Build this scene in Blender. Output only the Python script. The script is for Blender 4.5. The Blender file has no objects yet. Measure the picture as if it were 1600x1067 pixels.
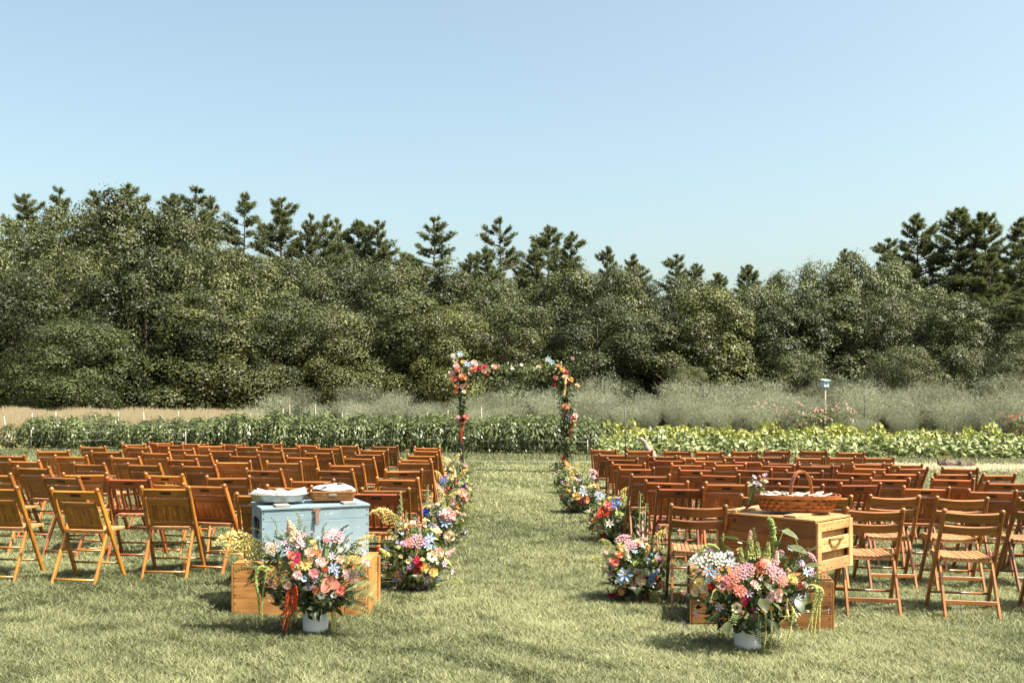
import bpy, math, random
import numpy as np
from mathutils import Vector, Matrix

# ------------------------------------------------------------------ camera, world, sun, exposure
scene = bpy.context.scene
F_PX = 1556.0; HOR = 625.0; CAM_H = 1.6; SLOPE = 0.010      # photograph pixels: focal length, horizon row
cam_data = bpy.data.cameras.new("camera")
cam_data.sensor_width = 36.0
cam_data.lens = 36.0 * F_PX / 1600.0
cam_data.shift_y = (HOR - 533.5) / 1600.0
cam_data.clip_start = 0.1
cam_data.clip_end = 3000.0
cam = bpy.data.objects.new("camera", cam_data)
cam.location = (0, 0, CAM_H)
cam.rotation_euler = (math.radians(90), 0, 0)
scene.collection.objects.link(cam)
scene.camera = cam

SUN = Vector((0.50, -0.25, 0.86)).normalized()               # towards the sun
sun_elev = math.asin(SUN.z)
sun_az = math.atan2(SUN.x, SUN.y)
world = bpy.data.worlds.new("World")
scene.world = world
world.use_nodes = True
wn = world.node_tree.nodes
wl = world.node_tree.links
wn.clear()
sky = wn.new("ShaderNodeTexSky")
sky.sky_type = 'NISHITA'
sky.sun_disc = False
sky.sun_elevation = sun_elev
sky.sun_rotation = sun_az
sky.altitude = 50
sky.air_density = 1.0
sky.dust_density = 4.6
sky.ozone_density = 1.0
bg = wn.new("ShaderNodeBackground")
bg.inputs[1].default_value = 0.094
wo = wn.new("ShaderNodeOutputWorld")
wb = wn.new("ShaderNodeMix"); wb.data_type = 'RGBA'; wb.blend_type = 'MULTIPLY'   # white balance of the photograph's sky
wb.inputs[0].default_value = 1.0
wb.inputs[7].default_value = (1.05, 1.06, 0.88, 1.0)
wl.new(sky.outputs[0], wb.inputs[6])
wl.new(wb.outputs[2], bg.inputs[0])
wl.new(bg.outputs[0], wo.inputs[0])

sun_data = bpy.data.lights.new("sun", 'SUN')
sun_data.energy = 5.0
sun_data.angle = math.radians(0.55)
sun_data.color = (1.0, 0.945, 0.86)
sun = bpy.data.objects.new("sun", sun_data)
sun.rotation_euler = SUN.to_track_quat('Z', 'Y').to_euler()
sun.location = (20, -10, 30)
scene.collection.objects.link(sun)

scene.view_settings.view_transform = 'Standard'
scene.view_settings.look = 'None'
scene.view_settings.gamma = 1.0
scene.view_settings.exposure = 1.66
scene.render.engine = 'CYCLES'
scene.cycles.max_bounces = 6
scene.cycles.transparent_max_bounces = 6
scene.cycles.caustics_reflective = False
scene.cycles.caustics_refractive = False

# ------------------------------------------------------------------ helpers
COL = scene.collection
RND = random.Random(7)

ALB = 0.72          # photo tones -> reflectance
def s2l(r, g, b):
    f = lambda c: ((c / 255.0) / 12.92) if c / 255.0 <= 0.04045 else (((c / 255.0) + 0.055) / 1.055) ** 2.4
    return (f(r) * ALB, f(g) * ALB, f(b) * ALB)

def gz(x):
    return -SLOPE * x

def ground_at(u, v):
    """photo pixel of a point on the ground -> X, Y"""
    Y = F_PX * CAM_H / (v - HOR - SLOPE * (u - 800))
    return ((u - 800) * Y / F_PX, Y)

def at_depth(u, v, Y):
    return Vector(((u - 800) * Y / F_PX, Y, CAM_H - (v - HOR) * Y / F_PX))

def tag(o, label=None, cat=None, group=None, kind=None):
    if label: o["label"] = label
    if cat: o["category"] = cat
    if group: o["group"] = group
    if kind: o["kind"] = kind
    return o

def link_mesh(name, mesh, parent=None, loc=None, rot=None, scale=None, color=None):
    o = bpy.data.objects.new(name, mesh)
    COL.objects.link(o)
    if parent is not None: o.parent = parent
    if loc is not None: o.location = loc
    if rot is not None: o.rotation_euler = rot
    if scale is not None: o.scale = (scale,) * 3 if isinstance(scale, (int, float)) else scale
    if color is not None: o.color = (color[0], color[1], color[2], 1.0)
    return o

def empty(name, loc=(0, 0, 0), rz=0.0, parent=None):
    o = bpy.data.objects.new(name, None)
    o.empty_display_size = 0.1
    o.location = loc
    o.rotation_euler = (0, 0, rz)
    COL.objects.link(o)
    if parent is not None: o.parent = parent
    return o

class MB:
    """collects shapes, builds one mesh"""
    def __init__(self):
        self.v = []; self.f = []; self.m = []; self.sm = []
    def add(self, vs, fs, mat=0, smooth=False):
        b = len(self.v)
        self.v.extend([tuple(p) for p in vs])
        for f in fs:
            self.f.append(tuple(b + i for i in f)); self.m.append(mat); self.sm.append(smooth)
        return self
    def hexa(self, c, mat=0):
        """8 corners: bottom 4 (ccw), top 4"""
        return self.add(c, [(3, 2, 1, 0), (4, 5, 6, 7), (0, 1, 5, 4), (1, 2, 6, 5), (2, 3, 7, 6), (3, 0, 4, 7)], mat)
    def box(self, x0, x1, y0, y1, z0, z1, mat=0, ch=0.0):
        if ch <= 0:
            return self.hexa([(x0, y0, z0), (x1, y0, z0), (x1, y1, z0), (x0, y1, z0),
                              (x0, y0, z1), (x1, y0, z1), (x1, y1, z1), (x0, y1, z1)], mat)
        c = ch; vs = []; X = (x0, x1); Y = (y0, y1); Z = (z0, z1); idx = {}
        for i in (0, 1):
            for j in (0, 1):
                for k in (0, 1):
                    sx = c if i == 0 else -c; sy = c if j == 0 else -c; sz = c if k == 0 else -c
                    for ax in range(3):
                        p = [X[i] + sx, Y[j] + sy, Z[k] + sz]
                        p[ax] -= (sx, sy, sz)[ax]
                        idx[(i, j, k, ax)] = len(vs); vs.append(p)
        fs = []
        q = lambda a, ax: idx[(a[0], a[1], a[2], ax)]
        for ax in range(3):
            o1, o2 = [(1, 2), (2, 0), (0, 1)][ax]
            for s in (0, 1):
                loop = []
                for (a, b) in ((0, 0), (1, 0), (1, 1), (0, 1)):
                    t = [0, 0, 0]; t[ax] = s; t[o1] = a; t[o2] = b
                    loop.append(q(t, ax))
                fs.append(tuple(loop) if s else tuple(reversed(loop)))
            for a in (0, 1):
                for b in (0, 1):
                    t0 = [0, 0, 0]; t0[o1] = a; t0[o2] = b; t1 = list(t0); t1[ax] = 1
                    loop = (q(t0, o1), q(t1, o1), q(t1, o2), q(t0, o2))
                    fs.append(loop if (a == b) else tuple(reversed(loop)))
        for i in (0, 1):
            for j in (0, 1):
                for k in (0, 1):
                    t = (i, j, k); loop = (q(t, 0), q(t, 1), q(t, 2))
                    fs.append(loop if (i + j + k) % 2 == 1 else tuple(reversed(loop)))
        return self.add(vs, fs, mat)
    def bar(self, p0, p1, w, d, up=(0, 1, 0), mat=0, ch=0.22):
        """chamfered bar from p0 to p1, w across, d along 'up'"""
        p0 = Vector(p0); p1 = Vector(p1); ax = (p1 - p0).normalized()
        u = Vector(up); u = (u - ax * u.dot(ax)).normalized(); s = ax.cross(u)
        c = ch * min(w, d); hw = w / 2; hd = d / 2
        prof = [(-hw + c, -hd), (hw - c, -hd), (hw, -hd + c), (hw, hd - c), (hw - c, hd), (-hw + c, hd), (-hw, hd - c), (-hw, -hd + c)]
        vs = [p + s * a + u * b for p in (p0, p1) for a, b in prof]
        fs = [(i, (i + 1) % 8, 8 + (i + 1) % 8, 8 + i) for i in range(8)]
        fs += [tuple(range(7, -1, -1)), tuple(range(8, 16))]
        return self.add(vs, fs, mat)
    def tube(self, pts, radii, n=8, mat=0, smooth=True, cap=True):
        pts = [Vector(p) for p in pts]
        if isinstance(radii, (int, float)): radii = [radii] * len(pts)
        vs = []; ref = None
        for i, p in enumerate(pts):
            t = (pts[min(i + 1, len(pts) - 1)] - pts[max(i - 1, 0)])
            t = t.normalized() if t.length > 1e-9 else Vector((0, 0, 1))
            if ref is None: ref = Vector((1, 0, 0)) if abs(t.x) < 0.8 else Vector((0, 1, 0))
            a = (ref - t * ref.dot(t)).normalized(); ref = a; b = t.cross(a)
            for k in range(n):
                th = 2 * math.pi * k / n
                vs.append(p + (a * math.cos(th) + b * math.sin(th)) * radii[i])
        fs = []
        for i in range(len(pts) - 1):
            for k in range(n):
                fs.append((i * n + k, i * n + (k + 1) % n, (i + 1) * n + (k + 1) % n, (i + 1) * n + k))
        if cap:
            fs.append(tuple(range(n - 1, -1, -1))); fs.append(tuple((len(pts) - 1) * n + k for k in range(n)))
        return self.add(vs, fs, mat, smooth)
    def lathe(self, prof, n=24, mat=0, c=(0, 0, 0), smooth=True):
        vs = [(c[0] + r * math.cos(2 * math.pi * k / n), c[1] + r * math.sin(2 * math.pi * k / n), c[2] + z) for r, z in prof for k in range(n)]
        fs = [(i * n + k, i * n + (k + 1) % n, (i + 1) * n + (k + 1) % n, (i + 1) * n + k) for i in range(len(prof) - 1) for k in range(n)]
        return self.add(vs, fs, mat, smooth)
    def ball(self, c, r, n=6, m=4, mat=0, sq=(1, 1, 1)):
        prof = [(max(1e-4, math.sin(math.pi * i / m)), -math.cos(math.pi * i / m)) for i in range(m + 1)]
        vs = [(c[0] + r * sq[0] * a * math.cos(2 * math.pi * k / n), c[1] + r * sq[1] * a * math.sin(2 * math.pi * k / n), c[2] + r * sq[2] * z) for a, z in prof for k in range(n)]
        fs = [(i * n + k, i * n + (k + 1) % n, (i + 1) * n + (k + 1) % n, (i + 1) * n + k) for i in range(m) for k in range(n)]
        return self.add(vs, fs, mat, True)
    def mesh(self, name, mats):
        me = bpy.data.meshes.new(name)
        me.from_pydata(self.v, [], self.f)
        if not isinstance(mats, (list, tuple)): mats = [mats]
        for m in mats: me.materials.append(m)
        me.polygons.foreach_set("material_index", self.m)
        me.polygons.foreach_set("use_smooth", self.sm)
        if any(m and m.name == 'bouquet_leaf' for m in mats):
            a = me.attributes.new('tone', 'FLOAT', 'FACE'); g = random.Random(len(self.f))
            a.data.foreach_set('value', [min(1, max(0, g.gauss(.5, .15))) for _ in self.f])
        me.update()
        return me
    def build(self, name, mats, parent=None, **kw):
        return link_mesh(name, self.mesh(name, mats), parent, **kw)

def soup(name, V, k, mats, tone=None, smooth=False, matidx=None):
    """V: (n*k, 3) array of n separate k-gons"""
    V = np.asarray(V, dtype=np.float32).reshape(-1, 3); n = len(V) // k
    me = bpy.data.meshes.new(name)
    me.vertices.add(n * k); me.loops.add(n * k); me.polygons.add(n)
    me.vertices.foreach_set("co", V.ravel())
    me.loops.foreach_set("vertex_index", np.arange(n * k, dtype=np.int32))
    me.polygons.foreach_set("loop_start", np.arange(0, n * k, k, dtype=np.int32))
    me.polygons.foreach_set("loop_total", np.full(n, k, dtype=np.int32))
    if not isinstance(mats, (list, tuple)): mats = [mats]
    for m in mats: me.materials.append(m)
    if matidx is not None: me.polygons.foreach_set("material_index", np.asarray(matidx, dtype=np.int32))
    if tone is not None:
        a = me.attributes.new("tone", 'FLOAT', 'FACE')
        a.data.foreach_set("value", np.asarray(tone, dtype=np.float32))
    me.update(calc_edges=True)
    return me

def unit(a):
    return a / np.maximum(np.linalg.norm(a, axis=-1, keepdims=True), 1e-9)

def leaf_quads(P, N, L, W, rng, D=None, fold=0.0):
    """rhombic leaves at P with normal N; returns (n*4,3)"""
    n = len(P); N = unit(N)
    if D is None: D = rng.normal(size=(n, 3))
    D = unit(D - N * np.sum(D * N, 1, keepdims=True))
    S = np.cross(N, D)
    L = np.broadcast_to(np.asarray(L, float), (n,))[:, None]; W = np.broadcast_to(np.asarray(W, float), (n,))[:, None]
    q = np.stack([P - D * L * .5, P + S * W * .5 + D * L * .05 + N * fold * W, P + D * L * .5, P - S * W * .5 + D * L * .05 + N * fold * W], 1)
    return q.reshape(-1, 3)

# ------------------------------------------------------------------ materials
def new_mat(name):
    m = bpy.data.materials.new(name); m.use_nodes = True
    nt = m.node_tree; nt.nodes.clear()
    out = nt.nodes.new("ShaderNodeOutputMaterial")
    return m, nt, out

def N(nt, t, **kw):
    n = nt.nodes.new(t)
    for k, v in kw.items(): setattr(n, k, v)
    return n

def principled(nt, rough=0.5, spec=0.4):
    p = nt.nodes.new("ShaderNodeBsdfPrincipled")
    p.inputs["Roughness"].default_value = rough
    p.inputs["Specular IOR Level"].default_value = spec
    return p

def ramp(nt, stops):
    r = nt.nodes.new("ShaderNodeValToRGB")
    el = r.color_ramp.elements
    while len(el) < len(stops): el.new(0.5)
    for e, (p, c) in zip(el, stops):
        e.position = p; e.color = (c[0], c[1], c[2], 1)
    return r

def mul(nt, a, b, fac=1.0):
    m = nt.nodes.new("ShaderNodeMix"); m.data_type = 'RGBA'; m.blend_type = 'MULTIPLY'
    m.inputs[0].default_value = fac
    nt.links.new(a, m.inputs[6]); nt.links.new(b, m.inputs[7])
    return m.outputs[2]

def mixc(nt, fac, a, b):
    m = nt.nodes.new("ShaderNodeMix"); m.data_type = 'RGBA'
    nt.links.new(fac, m.inputs[0])
    for s, i in ((a, 6), (b, 7)):
        if isinstance(s, tuple): m.inputs[i].default_value = (s[0], s[1], s[2], 1)
        else: nt.links.new(s, m.inputs[i])
    return m.outputs[2]

def noise(nt, vec, scale, detail=4, rough=0.6):
    n = nt.nodes.new("ShaderNodeTexNoise"); n.inputs["Scale"].default_value = scale
    n.inputs["Detail"].default_value = detail; n.inputs["Roughness"].default_value = rough
    if vec is not None: nt.links.new(vec, n.inputs["Vector"])
    return n.outputs["Fac"]

def bump(nt, h, strength, dist, p):
    b = nt.nodes.new("ShaderNodeBump"); b.inputs["Strength"].default_value = strength; b.inputs["Distance"].default_value = dist
    nt.links.new(h, b.inputs["Height"]); nt.links.new(b.outputs[0], p.inputs["Normal"])

def leaf_mat(name, c0, c1, rough=0.45, spec=0.35, trans=0.35, tcol=None, objcol=True):
    m, nt, out = new_mat(name)
    at = N(nt, "ShaderNodeAttribute", attribute_name="tone")
    r = ramp(nt, [(0.0, c0), (1.0, c1)])
    nt.links.new(at.outputs["Fac"], r.inputs[0])
    col = r.outputs[0]
    if objcol:
        oi = N(nt, "ShaderNodeObjectInfo")
        col = mul(nt, col, oi.outputs["Color"])
    p = principled(nt, rough, spec)
    nt.links.new(col, p.inputs["Base Color"])
    t = N(nt, "ShaderNodeBsdfTranslucent")
    if tcol is None: tcol = (1.15, 1.25, 0.7)
    tc = N(nt, "ShaderNodeRGB"); tc.outputs[0].default_value = (tcol[0], tcol[1], tcol[2], 1)
    nt.links.new(mul(nt, col, tc.outputs[0]), t.inputs["Color"])
    mx = N(nt, "ShaderNodeMixShader"); mx.inputs[0].default_value = trans
    nt.links.new(p.outputs[0], mx.inputs[1]); nt.links.new(t.outputs[0], mx.inputs[2])
    nt.links.new(mx.outputs[0], out.inputs[0])
    return m

def wood_mat(name, grain, rough=0.38, spec=0.5, base=None, contrast=0.5, scale=1.0, knots=False, coat=0.0):
    """grain: axis along which the fibres run; colour from the object unless base is given"""
    m, nt, out = new_mat(name)
    tc = N(nt, "ShaderNodeTexCoord"); oi = N(nt, "ShaderNodeObjectInfo")
    add = N(nt, "ShaderNodeVectorMath", operation='ADD')
    sc = N(nt, "ShaderNodeVectorMath", operation='SCALE'); sc.inputs["Scale"].default_value = 17.0
    cx = N(nt, "ShaderNodeCombineXYZ")
    for i in range(3): nt.links.new(oi.outputs["Random"], cx.inputs[i])
    nt.links.new(cx.outputs[0], sc.inputs[0])
    nt.links.new(tc.outputs["Object"], add.inputs[0]); nt.links.new(sc.outputs[0], add.inputs[1])
    mp = N(nt, "ShaderNodeMapping")
    s = [38.0 * scale] * 3; s[grain] = 2.6 * scale
    mp.inputs["Scale"].default_value = s
    nt.links.new(add.outputs[0], mp.inputs["Vector"])
    g = noise(nt, mp.outputs[0], 1.0, 5, 0.65)
    big = noise(nt, add.outputs[0], 3.5 * scale, 3, 0.55)
    c = contrast
    r = ramp(nt, [(0.28, (1 - c, 1 - c * 1.08, 1 - c * 1.2)), (0.55, (1.0, 1.0, 1.0)), (0.8, (1 + c * .25, 1 + c * .25, 1 + c * .2))])
    nt.links.new(g, r.inputs[0])
    r2 = ramp(nt, [(0.3, (0.66, 0.63, 0.58)), (0.7, (1.16, 1.15, 1.12))])
    nt.links.new(big, r2.inputs[0])
    if base is None: col = oi.outputs["Color"]
    else:
        rg = N(nt, "ShaderNodeRGB"); rg.outputs[0].default_value = (base[0], base[1], base[2], 1); col = rg.outputs[0]
    col = mul(nt, mul(nt, col, r.outputs[0]), r2.outputs[0])
    if knots:
        vo = N(nt, "ShaderNodeTexVoronoi"); vo.inputs["Scale"].default_value = 1.0
        mk = N(nt, "ShaderNodeMapping"); sk = [9.0] * 3; sk[grain] = 3.2; mk.inputs["Scale"].default_value = sk
        nt.links.new(add.outputs[0], mk.inputs["Vector"]); nt.links.new(mk.outputs[0], vo.inputs["Vector"])
        rk = ramp(nt, [(0.05, (0.30, 0.2, 0.12)), (0.20, (1, 1, 1))]); nt.links.new(vo.outputs["Distance"], rk.inputs[0])
        col = mul(nt, col, rk.outputs[0], 0.85)
    # a small shift of tone from piece to piece
    rr = ramp(nt, [(0.0, (0.82, 0.80, 0.78)), (1.0, (1.15, 1.13, 1.1))]); nt.links.new(oi.outputs["Random"], rr.inputs[0])
    col = mul(nt, col, rr.outputs[0])
    p = principled(nt, rough, spec)
    p.inputs["Coat Weight"].default_value = coat; p.inputs["Coat Roughness"].default_value = 0.25
    nt.links.new(col, p.inputs["Base Color"])
    bump(nt, g, 0.25, 0.002, p)
    nt.links.new(p.outputs[0], out.inputs[0])
    return m

def plain_mat(name, col, rough=0.5, spec=0.4, var=0.15, nscale=20.0, metal=0.0, bmp=0.0, objcol=False):
    m, nt, out = new_mat(name)
    tc = N(nt, "ShaderNodeTexCoord")
    n = noise(nt, tc.outputs["Object"], nscale, 4, 0.6)
    r = ramp(nt, [(0.3, (1 - var,) * 3), (0.7, (1 + var,) * 3)]); nt.links.new(n, r.inputs[0])
    if objcol: c = N(nt, "ShaderNodeObjectInfo").outputs["Color"]
    else:
        rg = N(nt, "ShaderNodeRGB"); rg.outputs[0].default_value = (col[0], col[1], col[2], 1); c = rg.outputs[0]
    p = principled(nt, rough, spec); p.inputs["Metallic"].default_value = metal
    nt.links.new(mul(nt, c, r.outputs[0]), p.inputs["Base Color"])
    if bmp: bump(nt, n, bmp, 0.004, p)
    nt.links.new(p.outputs[0], out.inputs[0])
    return m

M = {}
M['chair_z'] = wood_mat('varnished_wood_upright', 2, coat=0.25)
M['chair_x'] = wood_mat('varnished_wood_across', 0, coat=0.25)
M['chair_y'] = wood_mat('varnished_wood_seat', 1, rough=0.5, coat=0.1)
M['crate_x'] = wood_mat('crate_pine_across', 0, rough=0.55, spec=0.3, contrast=0.45, knots=True)
M['crate_z'] = wood_mat('crate_pine_upright', 2, rough=0.55, spec=0.3, contrast=0.45, knots=False)
M['crate_y'] = wood_mat('crate_pine_side', 1, rough=0.55, spec=0.3, contrast=0.45, knots=True)
M['plate'] = plain_mat('dark_stamp', s2l(60, 38, 22), 0.6)
M['iron'] = plain_mat('dark_iron', (0.03, 0.026, 0.022), 0.55, 0.4, 0.3)
M['rust'] = plain_mat('rusty_steel', s2l(120, 84, 62), 0.6, 0.5, 0.35, 60)
M['white_glaze'] = plain_mat('white_glaze', (0.66, 0.68, 0.70), 0.25, 0.5, 0.03, 6)
M['paper'] = plain_mat('cream_paper', (0.46, 0.41, 0.33), 0.85, 0.2, 0.05, 12)
M['white_cloth'] = plain_mat('white_cloth', (0.46, 0.44, 0.41), 0.9, 0.1, 0.06, 30, bmp=0.4)
M['kraft'] = plain_mat('kraft_paper', s2l(190, 160, 118), 0.85, 0.2, 0.08, 20)
M['wicker'] = plain_mat('wicker', s2l(150, 104, 58), 0.6, 0.3, 0.35, 45, bmp=0.8)
M['splint'] = wood_mat('basket_splint', 0, rough=0.4, contrast=0.45, coat=0.2)
M['zinc'] = plain_mat('zinc_tray', (0.42, 0.40, 0.36), 0.38, 0.5, 0.3, 14, metal=0.8)
M['rope'] = plain_mat('hemp_rope', s2l(150, 118, 78), 0.9, 0.1, 0.3, 80)
M['petal'] = None
M['arch_wood'] = plain_mat('dark_arch_wood', (0.022, 0.016, 0.012), 0.75, 0.3, 0.4, 12, bmp=0.5)
M['bark'] = plain_mat('bark', (0.085, 0.07, 0.055), 0.9, 0.2, 0.45, 9, bmp=0.8)
M['drift'] = plain_mat('driftwood', s2l(150, 138, 128), 0.85, 0.2, 0.35, 12, bmp=0.6)
M['stump'] = plain_mat('dark_stump', (0.10, 0.075, 0.055), 0.9, 0.2, 0.5, 14, bmp=0.8)
M['stake'] = plain_mat('stake_wood', s2l(176, 166, 150), 0.8, 0.2, 0.2, 20)
M['stake_dark'] = plain_mat('steel_stake', (0.05, 0.055, 0.05), 0.6, 0.4, 0.2, 20)
M['hose'] = plain_mat('pale_hose', (0.30, 0.29, 0.26), 0.6, 0.3, 0.1, 10)
M['box_blue'] = plain_mat('nest_box_paint', s2l(178, 205, 220), 0.6, 0.3, 0.08, 10)
M['stem'] = plain_mat('green_stem', (0.09, 0.12, 0.04), 0.6, 0.3, 0.2, 20)

def petal_mat():
    m, nt, out = new_mat('petal')
    oi = N(nt, "ShaderNodeObjectInfo"); tc = N(nt, "ShaderNodeTexCoord")
    n = noise(nt, tc.outputs["Object"], 2.2, 3, 0.6)
    r = ramp(nt, [(0.3, (0.72, 0.70, 0.70)), (0.7, (1.12, 1.12, 1.1))]); nt.links.new(n, r.inputs[0])
    col = mul(nt, oi.outputs["Color"], r.outputs[0])
    p = principled(nt, 0.6, 0.2); nt.links.new(col, p.inputs["Base Color"])
    t = N(nt, "ShaderNodeBsdfTranslucent"); nt.links.new(col, t.inputs["Color"])
    mx = N(nt, "ShaderNodeMixShader"); mx.inputs[0].default_value = 0.3
    nt.links.new(p.outputs[0], mx.inputs[1]); nt.links.new(t.outputs[0], mx.inputs[2])
    nt.links.new(mx.outputs[0], out.inputs[0])
    return m
M['petal'] = petal_mat()
M['centre_yellow'] = plain_mat('flower_centre_yellow', s2l(222, 170, 50), 0.8, 0.1, 0.25, 60)
M['centre_dark'] = plain_mat('flower_centre_dark', s2l(60, 30, 36), 0.8, 0.1, 0.25, 60)

def blue_paint():
    m, nt, out = new_mat('worn_blue_paint')
    tc = N(nt, "ShaderNodeTexCoord")
    mp = N(nt, "ShaderNodeMapping"); mp.inputs["Scale"].default_value = (3, 20, 26); nt.links.new(tc.outputs["Object"], mp.inputs[0])
    g = noise(nt, mp.outputs[0], 1.0, 6, 0.7); b = noise(nt, tc.outputs["Object"], 4.0, 4, 0.6); f = noise(nt, tc.outputs["Object"], 70.0, 3, 0.6)
    r = ramp(nt, [(0.25, s2l(114, 137, 147)), (0.55, s2l(130, 152, 161)), (0.85, s2l(146, 166, 172))]); nt.links.new(b, r.inputs[0])
    rg = ramp(nt, [(0.30, (0.82, 0.84, 0.85)), (0.5, (1, 1, 1))]); nt.links.new(g, rg.inputs[0])
    col = mul(nt, r.outputs[0], rg.outputs[0])
    ma = N(nt, "ShaderNodeMath", operation='MULTIPLY'); nt.links.new(g, ma.inputs[0]); nt.links.new(f, ma.inputs[1])
    rw = ramp(nt, [(0.355, (0, 0, 0)), (0.39, (1, 1, 1))]); nt.links.new(ma.outputs[0], rw.inputs[0])
    col = mixc(nt, rw.outputs[0], col, s2l(196, 200, 190))
    p = principled(nt, 0.55, 0.35); nt.links.new(col, p.inputs["Base Color"]); bump(nt, g, 0.3, 0.002, p)
    nt.links.new(p.outputs[0], out.inputs[0])
    return m
M['blue'] = blue_paint()

M['grass'] = leaf_mat('lawn_blades', s2l(52, 62, 27), s2l(177, 179, 131), 0.55, 0.3, 0.25, (1.05, 1.1, 0.75), objcol=False)
M['straw'] = leaf_mat('dry_meadow', s2l(190, 172, 136), s2l(238, 226, 192), 0.7, 0.2, 0.3, (1.0, 1.0, 0.95), objcol=False)
M['broad'] = leaf_mat('broadleaf', s2l(32, 40, 19), s2l(108, 114, 66), 0.5, 0.3, 0.14)
M['needle'] = leaf_mat('pine_needles', s2l(72, 80, 52), s2l(138, 142, 100), 0.6, 0.2, 0.28)
M['pepper'] = leaf_mat('pepper_leaf', s2l(44, 58, 28), s2l(132, 142, 90), 0.42, 0.4, 0.18)
M['squash'] = leaf_mat('squash_leaf', s2l(78, 88, 42), s2l(186, 188, 118), 0.45, 0.4, 0.22)
M['fern_field'] = leaf_mat('asparagus_frond', s2l(104, 110, 88), s2l(172, 176, 150), 0.7, 0.15, 0.25, (1.05, 1.1, .9))
M['foliage'] = leaf_mat('bouquet_leaf', s2l(46, 58, 32), s2l(142, 150, 98), 0.42, 0.4, 0.22)
M['amaranth'] = plain_mat('amaranth_tassel', (1, 1, 1), 0.85, 0.15, 0.35, 90, bmp=0.9, objcol=True)

# ------------------------------------------------------------------ ground
def ground_mat():
    m, nt, out = new_mat('lawn_and_field_ground')
    tc = N(nt, "ShaderNodeTexCoord")
    P = tc.outputs["Object"]
    big = noise(nt, P, 0.5, 5, 0.6); fine = noise(nt, P, 38.0, 4, 0.7); mid = noise(nt, P, 5.0, 4, 0.6)
    r = ramp(nt, [(0.3, s2l(50, 52, 30)), (0.7, s2l(88, 90, 54))]); nt.links.new(fine, r.inputs[0])
    r2 = ramp(nt, [(0.35, (0.82, 0.84, 0.78)), (0.65, (1.1, 1.08, 1.02))]); nt.links.new(big, r2.inputs[0])
    col = mul(nt, r.outputs[0], r2.outputs[0])
    p = principled(nt, 0.9, 0.1); nt.links.new(col, p.inputs["Base Color"])
    bump(nt, fine, 0.6, 0.02, p)
    nt.links.new(p.outputs[0], out.inputs[0])
    return m
def soil_mat():
    m, nt, out = new_mat('field_soil')
    tc = N(nt, "ShaderNodeTexCoord"); P = tc.outputs["Object"]
    a = noise(nt, P, 0.35, 5, 0.65); b = noise(nt, P, 6.0, 5, 0.7)
    r = ramp(nt, [(0.35, s2l(96, 92, 56)), (0.55, s2l(132, 122, 82)), (0.75, s2l(120, 126, 72))]); nt.links.new(a, r.inputs[0])
    r2 = ramp(nt, [(0.3, (0.7, 0.7, 0.7)), (0.7, (1.15, 1.15, 1.1))]); nt.links.new(b, r2.inputs[0])
    p = principled(nt, 0.95, 0.05); nt.links.new(mul(nt, r.outputs[0], r2.outputs[0]), p.inputs["Base Color"])
    bump(nt, b, 0.7, 0.05, p); nt.links.new(p.outputs[0], out.inputs[0])
    return m

def tilted_sheet(name, x0, x1, y0, y1, dz, mat):
    mb = MB()
    mb.add([(x0, y0, gz(x0) + dz), (x1, y0, gz(x1) + dz), (x1, y1, gz(x1) + dz), (x0, y1, gz(x0) + dz)], [(0, 1, 2, 3)])
    o = mb.build(name, mat); o["kind"] = "structure"
    return o
tilted_sheet('field_ground', -700, 700, -60, 1500, -0.008, soil_mat())
tilted_sheet('lawn', -60, 60, -30, 28.6, 0.0, ground_mat())
M['fabric'] = plain_mat('weed_fabric', (0.02, 0.02, 0.022), 0.6, 0.4, 0.3, 4)
M['fabric_grey'] = plain_mat('dusty_fabric', (0.30, 0.31, 0.32), 0.6, 0.3, 0.25, 4)

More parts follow.
